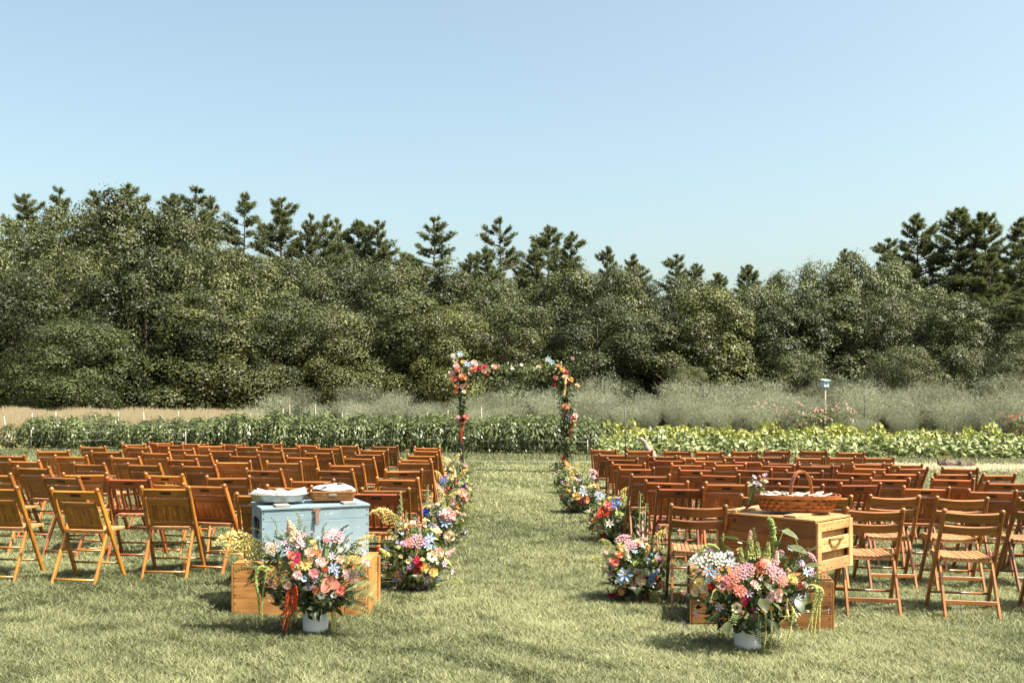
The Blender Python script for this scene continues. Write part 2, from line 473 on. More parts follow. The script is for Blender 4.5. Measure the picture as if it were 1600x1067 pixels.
rng = np.random.default_rng(11)
def lawn_blades():
    Vs = []; T = []
    for (ya, yb, dens, h, w) in ((5.2, 7.2, 12500, .030, .0066), (7.2, 9.5, 8200, .031, .0076), (9.5, 13, 4400, .033, .0100), (13, 18, 2100, .036, .0140), (18, 28.4, 760, .042, .022)):
        xm = 0.54 * yb + 0.3
        n = int((yb - ya) * 2 * xm * dens)
        y = rng.uniform(ya, yb, n); x = rng.uniform(-xm, xm, n)
        keep = np.abs(x) < 0.53 * y + 0.25
        x = x[keep]; y = y[keep]; n = len(x)
        # clumping from a few sines
        cl = (np.sin(x * 9.1 + np.sin(y * 5.3) * 1.7) + np.sin(y * 11.7 + np.sin(x * 6.1) * 2.0) + np.sin((x + y) * 23.0 + np.sin(x * 17.0))) / 3
        pat = (np.sin(x * 1.3 + np.sin(y * .9) * 2) + np.sin(y * 1.9 + np.sin(x * 1.1) * 2)) / 2
        hh = h * (0.75 + 0.55 * rng.random(n)) * (1 + 0.35 * cl)
        a = rng.uniform(0, 2 * np.pi, n); lean = rng.uniform(0.5, 2.6, n) * hh
        b = a + rng.normal(0, .5, n) + np.pi / 2
        ww = w * rng.uniform(.6, 1.2, n) / 2
        base = np.stack([x, y, gz(1) * x - 0.002], 1)
        side = np.stack([np.cos(b), np.sin(b), np.zeros(n)], 1) * ww[:, None]
        tip = base + np.stack([np.cos(a) * lean, np.sin(a) * lean, hh], 1)
        Vs.append(np.stack([base - side, base + side, tip], 1).reshape(-1, 3))
        dry = (rng.random(n) < 0.10) * 0.35
        T.append(np.clip(0.40 + 0.17 * cl + 0.17 * pat + 0.10 * np.sin(x * .55 + 1.3 * np.sin(y * .4)) - 0.22 * (np.sin(x * 4.3 + 2 * np.sin(y * 3.1)) * np.sin(y * 5.1 + 2 * np.sin(x * 2.7)) > .72) + .08 * np.exp(-(x / .9) ** 2) + rng.normal(0, .24, n) + dry, 0, 1))
    me = soup('lawn_grass', np.concatenate(Vs), 3, M['grass'], np.concatenate(T))
    o = link_mesh('lawn_grass', me)
    tag(o, 'short mown pale green lawn grass under the chairs and aisle', 'grass', kind='stuff')
lawn_blades()

# ------------------------------------------------------------------ trees
def crown_mesh(name, seed, H=14.0, R=5.0, base=0.6, nl=90, per=420, leaf=0.21, narrow=1.0, top_pow=0.6):
    g = np.random.default_rng(seed)
    Vs = []; T = []
    for i in range(nl):
        t = (i + g.random()) / nl                       # height fraction
        z = base + (H - base) * t
        prof = (np.clip(t / 0.22, 0, 1) ** 0.4 * 0.35 + 0.65) * (1 - max(0, (t - 0.38) / 0.66) ** 1.7) ** top_pow if t < 1.03 else 0.1
        rad = R * prof
        a = i * 2.39996 + g.normal(0, .45)
        q = rad * (0.70 + 0.16 * g.random()) if g.random() < 0.90 else rad * 0.45 * g.random()
        lr = R * g.choice((.17, .22, .28, .36)) * (0.8 + 0.3 * (1 - t))
        if g.random() < .10: q *= 1.2
        c = np.array([np.cos(a) * q, np.sin(a) * q, z])
        n = int(per * (lr / (R * .23)) ** 2)
        d = unit(g.normal(size=(n, 3)) + np.array([np.cos(a) * .6, np.sin(a) * .6, .75]))
        rr = lr * (0.74 + 0.32 * np.sqrt(g.random(n)))
        P = c + d * rr[:, None] * np.array([1.05, 1.05, .95])
        # ragged twigs
        tw = g.random(n) < .20
        P[tw] += d[tw] * lr * (g.uniform(.05, .6, tw.sum()) ** 1.3)[:, None]
        P[:, 2] = np.maximum(P[:, 2], 0.15)
        Nn = d * .95 + g.normal(size=(n, 3)) * .42 + np.array([0, 0, .25])
        L = leaf * g.uniform(.65, 1.35, n)
        Vs.append(leaf_quads(P, Nn, L, L * .62, g, fold=.12))
        T.append(np.clip(g.normal(.45, .2, n) + g.normal(0, .18), 0, 1))
    return soup(name, np.concatenate(Vs), 4, M['broad'], np.concatenate(T))

def trunk_mesh(name, seed, H, r, limbs=9, spread=0.55, base=0.25):
    g = random.Random(seed); mb = MB()
    pts = []; x = y = 0.0
    for i in range(9):
        pts.append((x, y, H * i / 8 - 0.1)); x += g.gauss(0, .03) * H / 8 * 2; y += g.gauss(0, .03) * H / 8 * 2
    mb.tube(pts, [r * (1.25 if i == 0 else 1) * (1 - .105 * i) for i in range(9)], 8)
    for k in range(limbs):
        i = 2 + k * 5 // max(1, limbs); p = Vector(pts[min(i, 7)]); a = k * 2.4 + g.random()
        L = H * .34 * g.uniform(.7, 1.1)
        d = Vector((math.cos(a) * spread, math.sin(a) * spread, .65)).normalized()
        q = [p, p + d * L * .4 + Vector((0, 0, .1)), p + d * L * .8 + Vector((0, 0, .45)), p + d * L + Vector((0, 0, .9))]
        mb.tube(q, [r * .4, r * .28, r * .16, r * .06], 5)
    return mb.mesh(name, M['bark'])

def pine_mesh(name, seed, H=20.0, R=4.2, base=2.0, whorls=26, open_=0.0):
    g = np.random.default_rng(seed)
    Vs = []; T = []
    mb = MB()
    r0 = H * .014
    pts = [(g.normal(0, .05), g.normal(0, .05), H * i / 10 - .1) for i in range(11)]
    mb.tube(pts, [r0 * (1 - .094 * i) for i in range(11)], 7)
    nbr = whorls * 5
    for w in range(nbr):
        t = (w + g.uniform(-.8, .8)) / (nbr - 1); t = min(max(t, 0), 1)
        t = round(t * whorls) / whorls * .45 + t * .55            # loosely whorled
        if g.random() < open_: continue
        z = base + (H - base) * t ** .95
        a = w * 2.39996 + g.normal(0, .35)
        L = (R * (1.0 - t) ** .58 * (.55 + .45 * (1 - t) ** .2) + .10) * g.uniform(.45, 1.2)
        rise = (.04 + .75 * t ** 2) * L + g.normal(0, .06) * L
        dr = np.array([np.cos(a), np.sin(a), 0.]); sd = np.array([-np.sin(a), np.cos(a), 0.])
        mb.tube([Vector((0, 0, z)), Vector(dr * L * .5 + np.array([0, 0, z + rise * .25])), Vector(dr * L + np.array([0, 0, z + rise]))], [.04 + .01 * L, .025 + .005 * L, .010], 4, cap=False)
        n = int(12 + 34 * L)
        s = g.uniform(.22, 1.0, n) ** .75
        lat = g.normal(0, .24, n) * L * s * .8
        P = dr * (s * L)[:, None] + sd * lat[:, None]
        P[:, 2] += z + rise * s ** 1.7 + g.normal(0, .09, n) + .05
        m = 8
        Pt = np.repeat(P, m, 0)
        D = unit(dr * .75 + sd * np.repeat(np.sign(lat) * .35, m)[:, None] + g.normal(size=(n * m, 3)) * .55 + np.array([0, 0, .42]))
        ln = g.uniform(.18, .42, n * m)[:, None]
        S = unit(np.cross(D, g.normal(size=(n * m, 3)))) * .034
        Vs.append(np.stack([Pt - S, Pt + S, Pt + D * ln], 1).reshape(-1, 3))
        T.append(np.clip(np.repeat(g.normal(.45, .2, n), m) + g.normal(0, .1, n * m), 0, 1))
    n = 90
    Pt = np.stack([g.normal(0, .04, n), g.normal(0, .04, n), H - g.random(n) * 1.0 + .1], 1); D = unit(g.normal(size=(n, 3)) * .5 + np.array([0, 0, .9])); S = unit(np.cross(D, g.normal(size=(n, 3)))) * .03
    Vs.append(np.stack([Pt - S, Pt + S, Pt + D * g.uniform(.2, .4, n)[:, None]], 1).reshape(-1, 3)); T.append(np.full(n, .5))
    return soup(name, np.concatenate(Vs), 3, M['needle'], np.concatenate(T)), mb.mesh(name + '_trunk', M['bark'])

CROWNS = [crown_mesh('crown_round', 1, 14, 5.4, .5), crown_mesh('crown_tall', 2, 14, 4.2, .4, top_pow=.75),
          crown_mesh('crown_broad', 3, 14, 6.2, .5, nl=95), crown_mesh('crown_loose', 4, 14, 4.8, .5, nl=85, per=420, leaf=.18),
          crown_mesh('crown_dense', 5, 14, 5.0, .3, nl=100, per=380, leaf=.23)]
TRUNKS = [trunk_mesh('deciduous_trunk', 20 + i, 12.0, .2) for i in range(3)]
PINES = [pine_mesh('pine_a', 31, 20, 4.9, 2.5, 22, .12), pine_mesh('pine_b', 32, 20, 5.0, 2.5, 16, .12), pine_mesh('pine_c', 33, 20, 5.6, 1.0, 25, .08), pine_mesh('pine_d', 34, 20, 4.2, 2.5, 18, .25), pine_mesh('pine_e', 35, 20, 5.6, 2.5, 14, .2), pine_mesh('pine_f', 36, 20, 5.0, 1.0, 28, .05)]

def broad_tree(u, vtop, wpx, Y, var, tint, label, group):
    X = (u - 800) * Y / F_PX
    H = CAM_H - (vtop - HOR) * Y / F_PX - gz(X)
    W = wpx * Y / F_PX
    R0 = (5.4, 4.2, 6.2, 4.8, 5.0)[var]
    root = empty('broadleaf_tree', (X, Y, gz(X)), RND.uniform(0, 6.28))
    tag(root, label, 'tree', group)
    sx = W / (2 * R0)
    o = link_mesh('crown', CROWNS[var], root, scale=(sx, sx, H / 14.6), color=tint)
    link_mesh('trunk', TRUNKS[var % 3], root, scale=(1, 1, H / 14.6))
    return root

def pine_tree(u, vtop, Y, var, wscale, tint, label, group):
    X = (u - 800) * Y / F_PX
    H = CAM_H - (vtop - HOR) * Y / F_PX - gz(X)
    root = empty('pine_tree', (X, Y, gz(X)), RND.uniform(0, 6.28)); root.rotation_euler = (RND.gauss(0, .02), RND.gauss(0, .02), root.rotation_euler[2])
    tag(root, label, 'tree', group)
    s = H / 20.4
    link_mesh('crown', PINES[var][0], root, scale=(s * wscale, s * wscale, s), color=tint)
    link_mesh('trunk', PINES[var][1], root, scale=s)
    return root

def spot(u):
    return ('behind the golden meadow grass' if u < 420 else 'behind the staked pepper rows' if u < 690 else 'behind the flower arch' if u < 910
            else 'behind the black rod' if u < 1160 else 'around the pale nest box' if u < 1400 else 'below the broad pines')
GT = 'broadleaf trees along the far edge of the field'
GP = 'pines rising behind the broadleaf trees'
TL = {'o': 'olive green bushy tree', 'd': 'dark green dense tree', 'p': 'pale grey green airy tree', 'y': 'yellowish green leafy tree'}
TINT = {'o': (1.0, 1.0, .95), 'd': (.62, .68, .6), 'p': (1.25, 1.27, 1.3), 'y': (1.18, 1.16, .95)}
front = [(-70, 345, 210, 70, 2, 'o'), (25, 345, 190, 74, 3, 'p'), (110, 332, 170, 78, 0, 'o'), (198, 306, 180, 76, 1, 'o'), (130, 395, 190, 68, 2, 'y'),
         (285, 345, 190, 77, 0, 'o'), (225, 392, 200, 66, 4, 'd'), (30, 440, 220, 64, 0, 'd'), (345, 392, 200, 69, 2, 'o'), (405, 408, 190, 71, 3, 'o'),
         (330, 455, 190, 63, 4, 'o'), (120, 500, 220, 60, 2, 'd'), (425, 455, 190, 65, 3, 'p'), (480, 432, 170, 73, 0, 'o'), (545, 430, 170, 76, 1, 'd'),
         (510, 480, 190, 66, 2, 'o'), (610, 425, 170, 74, 0, 'o'), (660, 415, 170, 78, 3, 'o'), (635, 465, 190, 68, 4, 'o'), (715, 425, 160, 76, 1, 'o'),
         (700, 480, 180, 66, 2, 'y'), (775, 440, 170, 74, 2, 'o'), (800, 480, 190, 67, 0, 'o'), (845, 440, 150, 76, 1, 'o'), (905, 425, 160, 74, 4, 'o'),
         (965, 430, 160, 73, 0, 'o'), (935, 470, 180, 66, 3, 'd'), (1030, 438, 160, 74, 3, 'd'), (1020, 500, 170, 66, 1, 'o'), (1085, 440, 160, 75, 2, 'o'),
         (1110, 455, 170, 67, 4, 'y'), (1180, 455, 150, 73, 0, 'o'), (1240, 425, 150, 76, 3, 'p'), (1290, 412, 150, 74, 3, 'p'), (1225, 480, 160, 66, 4, 'd'),
         (1330, 405, 140, 76, 1, 'p'), (1300, 470, 170, 67, 1, 'o'), (1395, 415, 150, 74, 3, 'p'), (1380, 470, 150, 66, 2, 'o'), (1440, 455, 140, 68, 3, 'p'),
         (1490, 462, 130, 63, 1, 'p'), (1590, 520, 110, 60, 3, 'p'), (1650, 470, 170, 66, 0, 'o'), (1540, 480, 150, 74, 0, 'd')]
for (u, v, w, Y, var, k) in front:
    t = TINT[k]; j = RND.uniform(.88, 1.1)
    broad_tree(u, v, w, Y, var, (t[0] * j, t[1] * j, t[2] * j), f"{('tall' if v < 420 else 'low')} {TL[k]} in the tree line {spot(u)}", f"{('tall' if v < 420 else 'low')} {TL[k]}s {spot(u)}")
# small undergrowth along the foot of the tree line
for i, (u, v, w) in enumerate(((1075, 575, 90), (1250, 560, 120), (1420, 545, 130), (1515, 550, 100), (1600, 555, 120))):
    broad_tree(u, v, w, RND.uniform(57, 62), (3, 0, 3, 2)[i % 4],
               (RND.uniform(.8, 1.2),) * 3, f'low round shrub at the foot of the trees {spot(u)}', f'shrubs at the foot of the trees {spot(u)}').name = 'shrub'
pines = [(-20, 330, 1), (52, 308, 0), (95, 297, 1), (152, 302, 0), (205, 292, 0), (268, 305, 2), (300, 297, 1), (332, 310, 0), (378, 306, 0), (440, 312, 0), (468, 338, 1), (500, 336, 1), (528, 345, 0), (560, 348, 2), (592, 350, 0),
         (640, 400, 2), (682, 346, 1), (735, 400, 2), (757, 392, 0), (787, 347, 1), (835, 385, 0), (858, 358, 2), (888, 368, 0), (945, 390, 0), (985, 412, 2), (1000, 402, 0), (1052, 402, 0),
         (1085, 415, 0), (1125, 430, 2), (1172, 418, 2), (1215, 435, 2), (1330, 394, 0), (1388, 377, 0)]
for (u, v, var) in pines:
    j = RND.uniform(.9, 1.12)
    pine_tree(u, v - 5, RND.uniform(90, 100), var + 3 * RND.randrange(2), RND.uniform(.95, 1.35), (j, j, j * 1.05), f'tall green pine with layered boughs rising over the trees {spot(u)}', f'pines rising over the trees {spot(u)}')
for (u, v, Y) in [(1442, 336, 88), (1492, 330, 86), (1545, 336, 84), (1592, 345, 82), (1640, 350, 84), (1545, 400, 78), (1600, 430, 72)]:
    pine_tree(u, v - 6, Y, RND.choice((2, 5)), RND.uniform(1.05, 1.3), (1.02, 1.02, 1.05), 'huge broad pine towering over the pale trees near the red flowers', 'broad pines near the nest box')
# deeper rows close the gaps in the wood
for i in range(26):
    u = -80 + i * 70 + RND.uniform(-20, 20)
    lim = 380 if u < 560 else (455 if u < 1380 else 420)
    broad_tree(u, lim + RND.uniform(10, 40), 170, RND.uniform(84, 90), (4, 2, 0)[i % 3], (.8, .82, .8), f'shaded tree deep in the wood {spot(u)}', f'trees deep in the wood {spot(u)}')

# ------------------------------------------------------------------ field crops
def pepper_mesh(seed, H=1.05, R=.44, n=640):
    g = np.random.default_rng(seed)
    d = unit(g.normal(size=(n, 3)) + np.array([0, 0, .25])); r = g.uniform(.55, 1.0, n) ** .6
    P = d * r[:, None] * np.array([R, R, H * .5]) + np.array([0, 0, H * .5]) + g.normal(0, .03, (n, 3))
    P[:, 2] = np.maximum(P[:, 2], .04)
    D = d * np.array([1, 1, .2]) + np.array([0, 0, -.75]) + g.normal(size=(n, 3)) * .35
    Nn = d * .8 + np.array([0, 0, .6]) + g.normal(size=(n, 3)) * .3
    L = g.uniform(.09, .17, n)
    q = leaf_quads(P, Nn, L, L * .38, g, D, fold=.15)
    mb = MB()
    return soup('pepper_plant', q, 4, M['pepper'], np.clip(g.normal(.45, .28, n), 0, 1))
def squash_mesh(seed, H=.6, R=.50, n=150):
    g = np.random.default_rng(seed)
    Vs = []; T = []
    for i in range(n):
        a = g.uniform(0, 6.28); r = R * math.sqrt(g.random()); z = H * (1 - .5 * (r / R) ** 2) * g.uniform(.25, 1.12)
        c = np.array([math.cos(a) * r, math.sin(a) * r, z]); nn = unit(np.array([math.cos(a) * .5, math.sin(a) * .5 - .1, .7]) + g.normal(size=3) * .55)
        s = g.uniform(.045, .095); e = unit(np.cross(nn, g.normal(size=3))); f = np.cross(nn, e)
        ring = [c + (e * math.cos(t) + f * math.sin(t)) * s * (1 + .25 * math.cos(3 * t)) + nn * .02 * math.cos(2 * t) for t in np.linspace(0, 2 * np.pi, 7)[:-1]]
        for k in range(6): Vs += [c - nn * .015, ring[k], ring[(k + 1) % 6]]
        T += [float(np.clip(g.normal(.5, .28), 0, 1))] * 6
    for i in range(30):                                  # petioles
        a = g.uniform(0, 6.28); r = R * .8 * math.sqrt(g.random()); b = np.array([math.cos(a) * r * .4, math.sin(a) * r * .4, 0]); t = np.array([math.cos(a) * r, math.sin(a) * r, H * .75])
        Vs += [b - np.array([.008, 0, 0]), b + np.array([.008, 0, 0]), t]; T.append(.3)
    return soup('squash_plant', np.array(Vs), 3, M['squash'], T)
def frond_mesh(seed, H=1.9, R=1.0, n=5200):
    g = np.random.default_rng(seed)
    a = g.uniform(0, 6.28, n); t = g.random(n) ** .75
    lean = g.uniform(.1, 1, n) ** .7 * R
    rad = lean * t ** 1.15
    P = np.stack([np.cos(a) * rad, np.sin(a) * rad, H * t * (1 - .18 * lean / R)], 1) + g.normal(0, .10, (n, 3)) * t[:, None]
    P[:, 2] = np.maximum(P[:, 2], .02)
    D = unit(np.stack([np.cos(a) * .4, np.sin(a) * .4, np.full(n, .6)], 1) + g.normal(size=(n, 3)) * .9)
    L = g.uniform(.07, .20, n)[:, None]; S = unit(np.cross(D, g.normal(size=(n, 3)))) * .0055
    tri = np.stack([P - S, P + S, P + D * L], 1).reshape(-1, 3)
    st = []
    for k in range(14):
        aa = g.uniform(0, 6.28); q = np.array([math.cos(aa) * R * .6, math.sin(aa) * R * .6, H * .85]) * g.uniform(.7, 1)
        st += [(-.006, 0, 0), (.006, 0, 0), tuple(q)]
    V = np.concatenate([tri, np.array(st)])
    return soup('asparagus_fern', V, 3, M['fern_field'], np.concatenate([np.clip(g.normal(.5, .2, n), 0, 1), np.full(14, .3)]))
PEP = [pepper_mesh(40 + i) for i in range(4)]
SQU = [squash_mesh(50 + i) for i in range(4)]
FRN = [frond_mesh(60 + i) for i in range(4)]

def crop(name, mesh, X, Y, s, label, cat, group, tint=(1, 1, 1), zs=1.0):
    o = link_mesh(name, mesh, None, (X, Y, gz(X)), (0, 0, RND.uniform(0, 6.28)), (s, s, s * zs), tint)
    return tag(o, label, cat, group)

for row, Y in enumerate((29.3, 30.7, 32.2, 33.8)):
    xa = (15 - 800) * Y / F_PX if row == 0 else (60 - 800) * Y / F_PX
    xb = 2.3 if row < 2 else 3.0
    x = xa
    while x < xb:
        if not (row == 0 and -12.9 < x < -11.6):
            j = RND.uniform(.85, 1.12)
            zs = 1.0 if x > -9 else .62 + .34 * RND.random() if x < -12 else .85
            crop('pepper_plant', PEP[RND.randrange(4)], x, Y + RND.uniform(-.12, .12), RND.uniform(.88, 1.12), f"leafy dark green pepper plant, {('row along the lawn', 'second row', 'third row', 'row by the ferns')[row]}, {'by the golden grass' if x < -8 else 'beyond the blue chest chairs' if x < -1.6 else 'beyond the arch'}",
                 'plant', f"pepper plants {row} {'by the golden grass' if x < -8 else 'beyond the blue chest chairs' if x < -1.6 else 'beyond the arch'}", (j, j, j), zs)
        x += RND.uniform(.50, .64)
for row, (Y, xa, hs) in enumerate(((28.9, 2.9, .85), (30.0, 2.7, 1.0), (31.3, 3.0, 1.05), (32.8, 3.2, 1.15), (34.6, 3.4, 1.25))):
    x = xa
    while x < .54 * Y:
        j = RND.uniform(.88, 1.15)
        crop('squash_plant', SQU[RND.randrange(4)], x, Y + RND.uniform(-.25, .25), RND.uniform(.9, 1.15), f"{'silvery green squash plant low along the lawn' if row < 2 else 'yellow green squash plant before the ferns'}, {'near the arch' if x < 7 else 'near the dark stump'}",
             'plant', f"squash plants {'silvery' if row < 2 else 'yellow'} {'near the arch' if x < 7 else 'near the dark stump'}", (j * .92, j * .98, j * 1.18) if row < 2 else (j * 1.1, j * 1.08, j * .8), hs * RND.uniform(.75, 1.2))
        x += RND.uniform(.66, .98)
for (Y, ua, ub, H) in ((37.5, 420, 1640, .78), (40.5, 430, 1640, .95), (44, 400, 1660, 1.08), (48, 560, 1660, 1.2), (53, 880, 1680, 1.48)):
    u = ua
    while u < ub:
        X = (u - 800) * Y / F_PX
        j = RND.choice((.6, .8, .95, 1.05, 1.15, 1.2))
        k = 1.0 if u > 850 else .86
        if not (Y < 40 and u > 880 and RND.random() < .35):
            crop('asparagus_fern', FRN[RND.randrange(4)], X, Y + RND.uniform(-.5, .5), H * k * RND.uniform(.68, 1.22), f"{'dark' if j < .7 else 'pale' if j > 1.1 else 'grey green'} feathery asparagus fern in the misty band {spot(u)}",
                 'plant', f"{'dark' if j < .7 else 'pale' if j > 1.1 else 'grey green'} asparagus ferns {spot(u)}", (j, j, j))
        u += RND.uniform(1.1, 2.4) * F_PX / Y
# dry meadow grass on the shady side
def meadow():
    g = np.random.default_rng(77); n = 90000
    Y = 36.5 + (66 - 36.5) * g.random(n) ** 1.2; u = g.uniform(-30, 440, n); X = (u - 800) * Y / F_PX
    fade = np.clip((440 - u) / 160, 0, 1); keep = g.random(n) < fade + .05; X = X[keep]; Y = Y[keep]; n = len(X)
    h = g.uniform(.4, .8, n) * (1 + .15 * np.sin(X * 1.7 + Y)); a = g.uniform(0, 6.28, n); ln = g.uniform(.05, .35, n) * h
    base = np.stack([X, Y, -SLOPE * X], 1); tip = base + np.stack([np.cos(a) * ln, np.sin(a) * ln, h], 1)
    S = np.stack([np.cos(a + 1.5), np.sin(a + 1.5) * .3, np.zeros(n)], 1) * .011
    V = np.stack([base - S, base + S, tip], 1).reshape(-1, 3)
    hd = g.random(n) < .45; b = tip[hd]; m = len(b)
    S2 = np.stack([np.full(m, .020), np.zeros(m), np.zeros(m)], 1); up = np.stack([np.zeros(m), np.zeros(m), g.uniform(.10, .2, m)], 1)
    V2 = np.stack([b - S2 - up * .3, b + S2 - up * .3, b + up], 1).reshape(-1, 3)
    T = np.concatenate([np.clip(g.normal(.55, .2, n), 0, 1), np.clip(g.normal(.15, .15, m), 0, 1)])
    tag(link_mesh('meadow_grass', soup('meadow_grass', np.concatenate([V, V2]), 3, M['straw'], T)), 'tall dry golden meadow grass before the dark trees', 'grass', kind='stuff')
    # unmown green fringe behind the lawn and straw scatter at the end of the seats
    n = 26000
    X = g.uniform(-17, 17, n); Y = g.uniform(26.4, 28.7, n); h = g.uniform(.05, .13, n); a = g.uniform(0, 6.28, n)
    base = np.stack([X, Y, -SLOPE * X], 1); tip = base + np.stack([np.cos(a) * h * .5, np.sin(a) * h * .5, h], 1); S = np.stack([np.full(n, .012), np.zeros(n), np.zeros(n)], 1)
    tag(link_mesh('fringe_grass', soup('fringe_grass', np.stack([base - S, base + S, tip], 1).reshape(-1, 3), 3, M['grass'], np.clip(g.normal(.45, .18, n), 0, 1))),
        'rough longer grass strip along the field side of the lawn', 'grass', kind='stuff')
    n = 9000
    X = g.uniform(9.0, 14.5, n); Y = 25.0 + g.normal(0, .7, n); h = g.uniform(.01, .05, n); a = g.uniform(0, 6.28, n); L = g.uniform(.05, .15, n)
    base = np.stack([X, Y, -SLOPE * X + h], 1); tip = base + np.stack([np.cos(a) * L, np.sin(a) * L, h], 1); S = np.stack([-np.sin(a), np.cos(a), np.zeros(n)], 1) * .008
    tag(link_mesh('straw_scatter', soup('straw_scatter', np.stack([base - S, base + S, tip], 1).reshape(-1, 3), 3, M['straw'], np.clip(g.normal(.4, .2, n), 0, 1))),
        'scattered dry straw on the ground beside the dark stump', 'straw', kind='stuff')
meadow()
# weed fabric strips under the crops
for nm, x0, x1, y0, y1, mt in (('weed_fabric', -14.8, 2.6, 28.9, 29.15, 'fabric'), ('weed_fabric', -14.0, 2.6, 29.9, 30.2, 'fabric'), ('weed_fabric', 2.7, 17.5, 28.45, 28.75, 'fabric_grey'), ('weed_fabric', -2.6, 2.2, 28.66, 28.84, 'fabric_grey')):
    tag(tilted_sheet(nm, x0, x1, y0, y1, .006, M[mt]), kind='structure')

# stakes
def stake(u, vb, vt, Y, lean, mat, label, group, r=.016, name='garden_stake'):
    b = at_depth(u, vb, Y); t = at_depth(u + lean, vt, Y)
    b.z = gz(b.x) - .03
    mb = MB(); mb.tube([(0, 0, 0), tuple(t - b)], [r, r * .9], 6)
    mb.tube([tuple(t - b), tuple((t - b) * 1.012)], [r * 1.25, r * 1.1], 6)
    o = mb.build(name, mat, None, loc=b)
    return tag(o, label, 'stake', group)
for (u, vt, l) in ((12, 650, -6), (54, 645, -4), (90, 643, -3), (152, 646, -3), (185, 643, 0), (227, 643, -3), (105, 652, -3)):
    stake(u, 690, vt, 36.0, l, M['stake'], 'pale leaning stake in the golden grass behind the pepper row', 'pale stakes by the golden grass', .022)
for (u, vt, Y) in ((255, 650, 33), (280, 642, 35), (325, 640, 35), (380, 640, 34), (392, 645, 33), (418, 640, 34), (441, 638, 34), (454, 632, 35), (476, 634, 35), (494, 632, 35), (510, 646, 31.5), (537, 645, 32), (548, 645, 33), (563, 645, 33), (581, 640, 33), (604, 645, 33), (640, 640, 34), (668, 645, 32), (700, 640, 33), (753, 635, 34), (790, 650, 32), (860, 648, 32)):
    stake(u, 700, vt, Y, RND.uniform(-2, 2), M['stake_dark'] if RND.random() < .6 else M['stake'], 'thin upright stake among the pepper plants', 'thin stakes in the pepper rows', .012)
stake(1100, 700, 600, 46, 0, M['stake_dark'], 'thin dark stake in the asparagus ferns near the nest box', 'thin stakes in the ferns', .02)
stake(1351, 700, 606, 44, 0, M['stake_dark'], 'thin dark stake in the asparagus ferns near the nest box', 'thin stakes in the ferns', .025)
stake(977, 715, 632, 27.5, 0, M['stake_dark'], 'tall thin black steel rod standing beside the arch side chairs', None, .018, 'steel_rod')
# drip hoses: long pale lines in the pepper rows and on the lawn
for (x0, x1, Y, z) in ((-14, -9.5, 29.0, .55), (-14, -9.5, 29.0, .3), (-14.2, 2.2, 30.1, .75), (-6, 2.2, 29.0, .42)):
    mb = MB(); mb.tube([(x0 + (x1 - x0) * i / 10, Y, gz(x0 + (x1 - x0) * i / 10) + z + .02 * math.sin(i * 1.7)) for i in range(11)], .004, 5)
    for xx in (x0, x1): mb.tube([(xx, Y, gz(xx) - .02), (xx, Y, gz(xx) + z + .05)], .012, 5)
    tag(mb.build('trellis_line', M['hose']), 'pale string line stretched along the pepper row', 'line', 'string lines in the pepper rows')
mb = MB(); mb.tube([(-2.0 + .3 * i, 25.6 + .05 * math.sin(i), gz(-2 + .3 * i) + .02) for i in range(15)], .010, 6)
tag(mb.build('garden_hose', M['hose']), 'pale hose lying across the grass behind the arch', 'hose')

# nest box on its post
def nest_box():
    p = at_depth(1289, 600, 50.0); x = p.x
    root = empty('nest_box', (x, 50.0, gz(x)), math.radians(18))
    tag(root, 'pale blue nest box on a post before the trees', 'nest box')
    zb = p.z - gz(x) - .15
    mb = MB(); mb.box(-.05, .05, -.05, .05, -.05, zb, ch=.01); mb.build('post', M['stake'], root)
    mb = MB(); mb.box(-.15, .15, -.13, .13, zb, zb + .30, ch=.008); b = mb.build('box', M['box_blue'], root)
    mb = MB(); mb.lathe([(.001, 0), (.03, 0), (.03, .004), (.001, .004)], 12); h = mb.build('entrance_hole', M['iron'], b, loc=(0, -.1315, zb + .18), rot=(math.radians(90), 0, 0))
    mb = MB(); mb.hexa([(-.2, -.22, zb + .305), (.2, -.22, zb + .305), (.2, .17, zb + .37), (-.2, .17, zb + .37), (-.2, -.22, zb + .335), (.2, -.22, zb + .335), (.2, .17, zb + .40), (-.2, .17, zb + .40)])
    mb.build('roof', M['box_blue'], root)
nest_box()

# driftwood and stump
mb = MB(); g = random.Random(5); p0 = at_depth(1030, 712, 24.0); p1 = at_depth(1003, 684, 24.2)
p0.z = gz(p0.x) + .01
pts = [p0.lerp(p1, t) + Vector((g.gauss(0, .02), 0, .05 * math.sin(t * 3.1))) for t in (0, .2, .4, .6, .8, 1)]
mb.tube(pts, [.10, .085, .07, .075, .05, .03], 9)
mb.tube([pts[4], pts[4] + Vector((-.12, 0, .10)), pts[4] + Vector((-.25, 0, .09))], [.045, .03, .012], 6)
tag(mb.build('driftwood_log', M['drift']), 'bleached driftwood branch leaning up behind the chairs by the black rod', 'log')
X0, Y0 = ground_at(1493, 731)
mb = MB(); g = random.Random(15)
pts = [Vector((X0 - .40 + .11 * i, Y0 + g.gauss(0, .03), gz(X0) + .09 + g.gauss(0, .018) + .03 * math.sin(i))) for i in range(9)]
mb.tube(pts, [.07, .13, .10, .14, .11, .12, .08, .09, .03], 9, smooth=False)
for (i, dx, dy, dz, r) in ((0, -.06, 0, .16, .05), (1, .02, -.08, .13, .05), (3, .10, -.12, .04, .05), (5, .12, .1, .10, .04), (6, .2, -.1, .02, .035), (2, -.1, -.16, -.02, .04)):
    q = pts[i]; e = q + Vector((dx, dy, dz)); mb.tube([q, q.lerp(e, .55) + Vector((g.gauss(0, .02), 0, .02)), e], [r * 1.2, r * .9, r * .35], 6, smooth=False)
tag(mb.build('dark_stump', M['stump']), 'dark gnarled stump lying on the grass beside the straw', 'stump')

